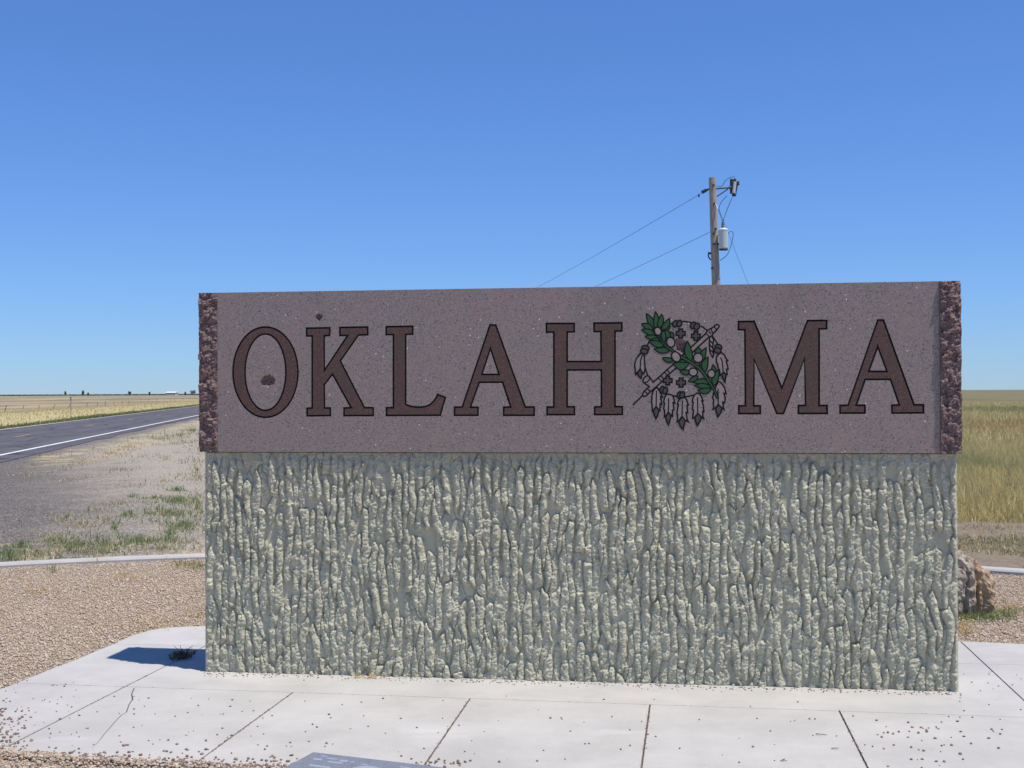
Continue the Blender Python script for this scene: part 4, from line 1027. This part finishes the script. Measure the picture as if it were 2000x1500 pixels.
# squared-off block, top shoulder sloping down to the right
q = co / ((np.abs(co) ** 5).sum(1, keepdims=True)) ** .2
q = q * np.array([.24, .24, .30]); q[:, 0] -= .09
zt = (q[:, 2] + .30) / .60
slope = np.where(q[:, 0] > -.12, 1 - .42 * np.clip((q[:, 0] + .12) / .27, 0, 1) ** 1.3, 1 - .05 * np.clip((-.12 - q[:, 0]) / .2, 0, 1))
q[:, 2] = zt * .47 * slope - .03
nrm = co ** 3; nrm = nrm / np.linalg.norm(nrm, axis=1, keepdims=True)
ax = q[:, 0] * 1 + q[:, 1] * .7
dsp = .075 * (fbm(ax * 16 + 5, q[:, 2] * 4, 61, 4) - .5) + .045 * (fbm(ax * 30, q[:, 2] * 22 + q[:, 1] * 20, 63, 3) - .5)
lay = np.where(q[:, 0] > 0.0, .026 * np.round(2 * vnoise(q[:, 2] * 14, q[:, 0] * 3, 65)) / 2, 0) 
groove = -.035 * np.exp(-((q[:, 0] + .005 + .05 * (q[:, 2] - .2) + .02 * (vnoise(q[:, 2] * 12, 0 * q[:, 2], 3) - .5)) / .012) ** 2) - .03 * np.exp(-((q[:, 0] + .085 - .1 * (q[:, 2] - .15)) / .014) ** 2) * (q[:, 2] < .3)
q = q + nrm * (dsp + lay * .6 + groove)[:, None]
for v, c_ in zip(bm.verts, q): v.co = c_
me = bpy.data.meshes.new('boulder'); bm.to_mesh(me); bm.free(); me.materials.append(M_BOULD)
bo = bpy.data.objects.new('boulder', me); bo.location = bpx; COL.objects.link(bo); tag(bo, 'grey and orange-tan boulder on the gravel behind the right end of the sign', 'boulder')

# ------------------------------------------------------------------ utility pole
D = 41.5
t = NT('weathered_pole', .9, .15)
c = t.mix(t.step(t.noise(6, 4, .6, t.mapv((9, 9, .5))), .35, .65), (.30, .255, .20), (.46, .41, .34)); c = t.mix(t.math('MULTIPLY', t.step(t.noise(12, 3, .6, t.mapv((12, 12, .4))), .6, .7), .6), c, (.17, .14, .11)); t.col(c); M_POLE = t.m
M_STEEL = plain('dark_steel', (.05, .05, .055), .6, .4); M_TRAFO = plain('transformer_paint', (.55, .60, .60), .45, .4, vary=.08)
M_PORC = plain('porcelain_brown', (.05, .045, .05), .4, .5); M_WIRE = plain('wire', (.07, .07, .075), .6, .3); M_PALE = plain('pale_porcelain', (.62, .62, .60), .4, .5)
ptop = AT(1391, 347, D); pmid = AT(1398.5, 552, D); pv = (ptop - pmid)
zb = float(terrain(np.array([pmid.x]), np.array([D]))[0]) - .3
pbot = pmid - pv * ((pmid.z - zb) / pv.z)
pole = empty('utility_pole', (pbot.x, pbot.y, 0)); tag(pole, 'weathered wooden utility pole with a pale transformer behind the sign', 'utility pole')
mesh('shaft', *tube([pbot, pmid, ptop], [.165, .145, .115], 14), M_POLE, pole, smooth=False)
mesh('pole_band', *tube([AT(1393, 390, D - .02), AT(1402, 408, D - .2)], .02, 6), M_PALE, pole)
for (px, py) in [(1393, 362), (1394.5, 398), (1397.5, 447), (1393, 457), (1393.5, 477), (1390, 524)]:
    p = AT(px, py, D - .12); mesh('bolt', *tube([p, p + Vector((0, -.10, 0))], .035, 6), M_STEEL, pole)
# cut-out on its bracket
mesh('cutout_bracket', *merge([tube([AT(1399, 368.5, D), AT(1424, 366.5, D)], .03, 6), tube([AT(1400, 384, D), AT(1422, 369, D)], .022, 6), tube([AT(1424, 366.5, D), AT(1429, 366, D)], .06, 6)]), M_STEEL, pole)
co_ = mesh('fuse_cutout', *merge([tube([AT(1429, 350, D), AT(1428.5, 378, D)], [.06, .05], 8), tube([AT(1436, 350, D), AT(1434, 355, D)], .05, 6), tube([AT(1440, 357, D), AT(1436, 381, D)], .035, 6), tube([AT(1430, 380, D), AT(1437, 380, D)], .07, 6), tube([AT(1437, 355, D), AT(1444, 355, D)], .035, 6), tube([AT(1441, 358, D), AT(1442, 362, D)], .05, 6)]), M_STEEL, pole)
mesh('fuse_tube', *tube([AT(1435.6, 355, D - .08), AT(1433, 377, D - .08)], .055, 8), M_PALE, co_)
# transformer can
tb = AT(1413, 487, D - .3)
can = mesh('transformer', *lathe(tb, [(.135, 0), (.145, .03), (.15, .05), (.16, .60), (.165, .62), (.165, .66), (.12, .70), (.02, .73)], 20), M_TRAFO, pole, smooth=False)
mesh('bushing', *lathe(tb + Vector((-.02, 0, .68)), [(.04, 0), (.055, .04), (.035, .06), (.052, .1), (.034, .12), (.048, .16), (.03, .18), (.045, .22), (.02, .26), (.015, .30)], 10), M_PORC, can)
mesh('rim', *lathe(tb + Vector((0, 0, -.03)), [(.15, 0), (.152, .04), (.14, .05)], 20), M_STEEL, can)
mesh('hanger', *tube([AT(1402, 459, D - .1), AT(1408, 459, D - .3)], .04, 6), M_PALE, can)
mesh('hanger', *tube([AT(1402, 477, D - .1), AT(1408, 477, D - .3)], .04, 6), M_STEEL, can)
# dead-end insulator and house-knob bracket on the left
mesh('insulator', *merge([tube([AT(1386, 369, D), AT(1371.5, 375, D + .2)], [.03, .06, ][:2], 8), tube([AT(1379, 371.5, D + .1), AT(1372, 375.5, D + .2)], .06, 8), tube([AT(1365, 379, D + .3), AT(1365, 385, D + .3)], .03, 6)]), M_PORC, pole)
mesh('knob_bracket', *merge([tube([AT(1390, 495.5, D), AT(1383, 494, D)], .04, 6), tube([AT(1384, 494, D), AT(1383.5, 501, D), AT(1388, 508, D)], .025, 6)]), M_STEEL, pole)
def droop(name, pts_, r=.008, seg=5):
    L = smooth_poly([tuple(p) for p in pts_], False, 5); return tube(L, r, seg)
def smooth3(pts_): 
    return pts_
jump = [([(1400, 363), (1410, 363.5), (1414, 357), (1420, 350), (1432, 345), (1435, 350)], D - .02), ([(1430, 386), (1424, 400), (1418, 415), (1412, 434)], D - .1), ([(1420, 382), (1408, 396), (1404, 410), (1407, 420), (1412, 434)], D - .05), ([(1422, 455), (1428, 452), (1432, 457), (1428, 478), (1420, 498), (1406, 509)], D - .25)]
mesh('jumper_wire', *merge([tube([AT(x, y, d) for x, y in smooth_poly(q, False, 4)], .011, 5) for q, d in jump]), M_WIRE, pole)
# lines running off towards the next pole (itself hidden behind the sign)
def wire(name, a, b, sag, r, lab, cat, n=24):
    P_ = [a.lerp(b, i / n) - Vector((0, 0, sag * 4 * (i / n) * (1 - i / n))) for i in range(n + 1)]
    o = mesh(name, *tube(P_, r, 5), M_WIRE); tag(o, lab, cat, 'overhead wires of the utility pole'); return o
wa = AT(1372, 376, D + .2); wb = AT(1387, 453, D)
nxt = Vector((-5.6, 122, 0))
wire('power_line', wa, Vector((nxt.x, nxt.y, wa.z - .2)), .35, .008, 'upper power line running down left from the pole top', 'wire')
wire('power_line', wb, Vector((nxt.x, nxt.y, wb.z - .1)), .45, .008, 'lower power line running down left from beside the transformer', 'wire')
gb = G(1640, 872, -.15); wire('guy_wire', AT(1404, 408, D), Vector((gb.x, D + .5, -.2)), .02, .006, 'thin guy wire slanting down to the right of the utility pole', 'wire')

# ------------------------------------------------------------------ far side of the road: marker post, fence, far trees
mp = G(138.5, 817.5, -.35); mk = empty('marker_post', (mp.x, mp.y, 0)); tag(mk, 'thin metal roadside marker post standing beyond the road', 'post')
ht = mp.y * 42 / FOC; M_GALV = plain('galvanised_steel', (.28, .28, .27), .5, .4, .6)
mesh('post', *tube([(mp.x, mp.y, -.6), (mp.x, mp.y, -.35 + ht)], .024, 6), M_GALV, mk)
mesh('plate', *prism([[(mp.x - .06, mp.y - .05), (mp.x + .06, mp.y - .05), (mp.x + .06, mp.y - .03), (mp.x - .06, mp.y - .03)]], -.35 + ht - .28, -.35 + ht + .03), M_GALV, mk)
fence = empty('wire_fence', tuple(AT(200, 796, 280))); fence.location.z = 0; tag(fence, 'line of leaning wooden fence posts across the straw field beyond the road', 'fence')
M_FPOST = plain('grey_fence_wood', (.12, .10, .085), .9, .1, vary=.3)
fp = [(8, 801, 10, 5), (44, 800, 8, 3), (75, 800, 8, 2), (102, 798, 8, 6), (132, 797, 8, 6), (169, 794, 7, 2), (189, 793, 7, 2), (205, 792, 8, 1), (222, 790.5, 6, 1), (237, 790, 6, 2), (250, 789.5, 6, 2), (275, 785, 4, 0), (290, 784.5, 4, 1), (305, 783.5, 4, 1), (320, 782.5, 4, 0), (333, 782, 4, 1), (340, 781.5, 4, 1), (357, 780.5, 4, 0), (370, 780, 3.5, 0)]
prev = None; wv = []
for (px, py, h, ln) in fp:
    # walk out along the ray until it meets the ground, so the post really stands there
    d = 1.15 * FOC / h
    p = AT(px, py, d); z0 = float(terrain(np.array([p.x]), np.array([p.y]))[0]); zt_ = max(z0 + 1.15, AT(px, py - h, d).z)
    top_ = Vector((p.x + ln * d / FOC, p.y, zt_))
    mesh('post', *tube([(p.x, p.y, z0 - .3), top_], [.075, .065], 6), M_FPOST, fence)
    if prev is not None: wv.append(tube([prev, top_ - Vector((0, 0, .08))], .006, 4)); 
    prev = top_ - Vector((0, 0, .08))
mesh('fence_wire', *merge(wv), M_WIRE, fence)
# far skyline: trees as trunk + clumpy crown
t = NT('far_foliage', .9, .1); t.col(t.mix(t.noise(.6, 3), (.035, .05, .03), (.07, .085, .05))); M_FOL = t.m
M_TRUNK = plain('trunk_bark', (.10, .08, .06), .9, .1)
def far_tree(px, top, w, base, lab, d=1500):
    p = AT(px, base, d); z0 = float(terrain(np.array([p.x]), np.array([p.y]))[0]); zt_ = AT(px, top, d).z; W_ = w * d / FOC
    tr = empty('tree', (p.x, p.y, z0)); tag(tr, lab, 'tree', 'trees along the far skyline')
    Ht = max(zt_ - z0, 3.0)
    mesh('trunk', *tube([(p.x, p.y, z0 - .5), (p.x, p.y, z0 + Ht * .5)], [.3, .15], 6), M_TRUNK, tr)
    V = []; F = []; r = random.Random(int(px * 10))
    for k in range(130):
        a = r.uniform(0, 6.28); b = r.uniform(-1, 1); q = r.uniform(.35, 1)
        c_ = Vector((p.x + math.cos(a) * W_ / 2 * q * math.sqrt(1 - b * b * .8), p.y + math.sin(a) * W_ / 2 * q, z0 + Ht * (.58 + .4 * b * q)))
        s = Ht * r.uniform(.06, .15); bb = len(V)
        for _ in range(4): V.append(c_ + Vector((r.uniform(-s, s), r.uniform(-s, s), r.uniform(-s, s))))
        F += [(bb, bb + 1, bb + 2), (bb, bb + 2, bb + 3), (bb + 1, bb + 2, bb + 3), (bb, bb + 1, bb + 3)]
    mesh('crown', V, F, M_FOL, tr)
for i, (px, top, w, lab) in enumerate([(127.5, 763.5, 3.5, 'small dark tree on the skyline, leftmost of the far trees'), (162, 762.5, 4, 'taller dark tree on the skyline, second from the left'), (172, 766, 4, 'low dark bush on the skyline just right of the taller tree'), (253, 764, 6, 'dark tree on the skyline midway between road bend and sign'), (292, 765, 4, 'tiny dark tree on the skyline left of the white-roofed building'), (362, 765, 4, 'small tree on the skyline just left of the wide clump beside the sign'), (377, 761, 13, 'wide dark clump of a tree on the skyline against the left end of the sign')]):
    far_tree(px, top, w, 768.5, lab)
bl = AT(323, 767, 1450); br = AT(342, 767, 1450); zg = float(terrain(np.array([bl.x]), np.array([bl.y]))[0])
shed = empty('farm_building', (bl.x, bl.y, zg)); tag(shed, 'long low white-roofed farm building on the far skyline', 'building')
zt_ = AT(330, 765.0, 1450).z; M_WH = plain('white_metal_roof', (.75, .75, .75), .4, .4); M_WALLF = plain('shed_wall', (.45, .44, .42), .8, .2)
mesh('wall', *prism([[(bl.x, bl.y), (br.x, bl.y), (br.x, bl.y + 14), (bl.x, bl.y + 14)]], zg, zt_ - 1.2), M_WALLF, shed)
mesh('roof', [(bl.x - .4, bl.y - .4, zt_ - 1.25), (br.x + .4, bl.y - .4, zt_ - 1.25), (br.x + .4, bl.y + 7, zt_), (bl.x - .4, bl.y + 7, zt_), (br.x + .4, bl.y + 14.4, zt_ - 1.25), (bl.x - .4, bl.y + 14.4, zt_ - 1.25)], [(0, 1, 2, 3), (3, 2, 4, 5), (0, 3, 5), (1, 4, 2)], M_WH, shed)
# thin line of far scrub along the left skyline
Pn = []; n = 2600
x = np.array([AT(p, 768, 1).x for p in np.linspace(-420, 430, n)]) * 1.0
dd = RNG.uniform(1650, 2300, n); px_ = RNG.uniform(-420, 430, n); X_ = (px_ - 1000) / FOC * dd; keepn = fbm(px_ * .02, px_ * 0, 8) > .2; X_, dd = X_[keepn], dd[keepn]
Zg = terrain(X_, dd); hs = RNG.uniform(.6, 1.9, len(X_))
blades('far_scrub', np.column_stack([X_, dd, Zg]), hs, RNG.uniform(3, 8, len(X_)), .3, pal(len(X_), [(.10, .12, .09), (.14, .16, .12)]))  # scrub colours paled to stand for distance haze
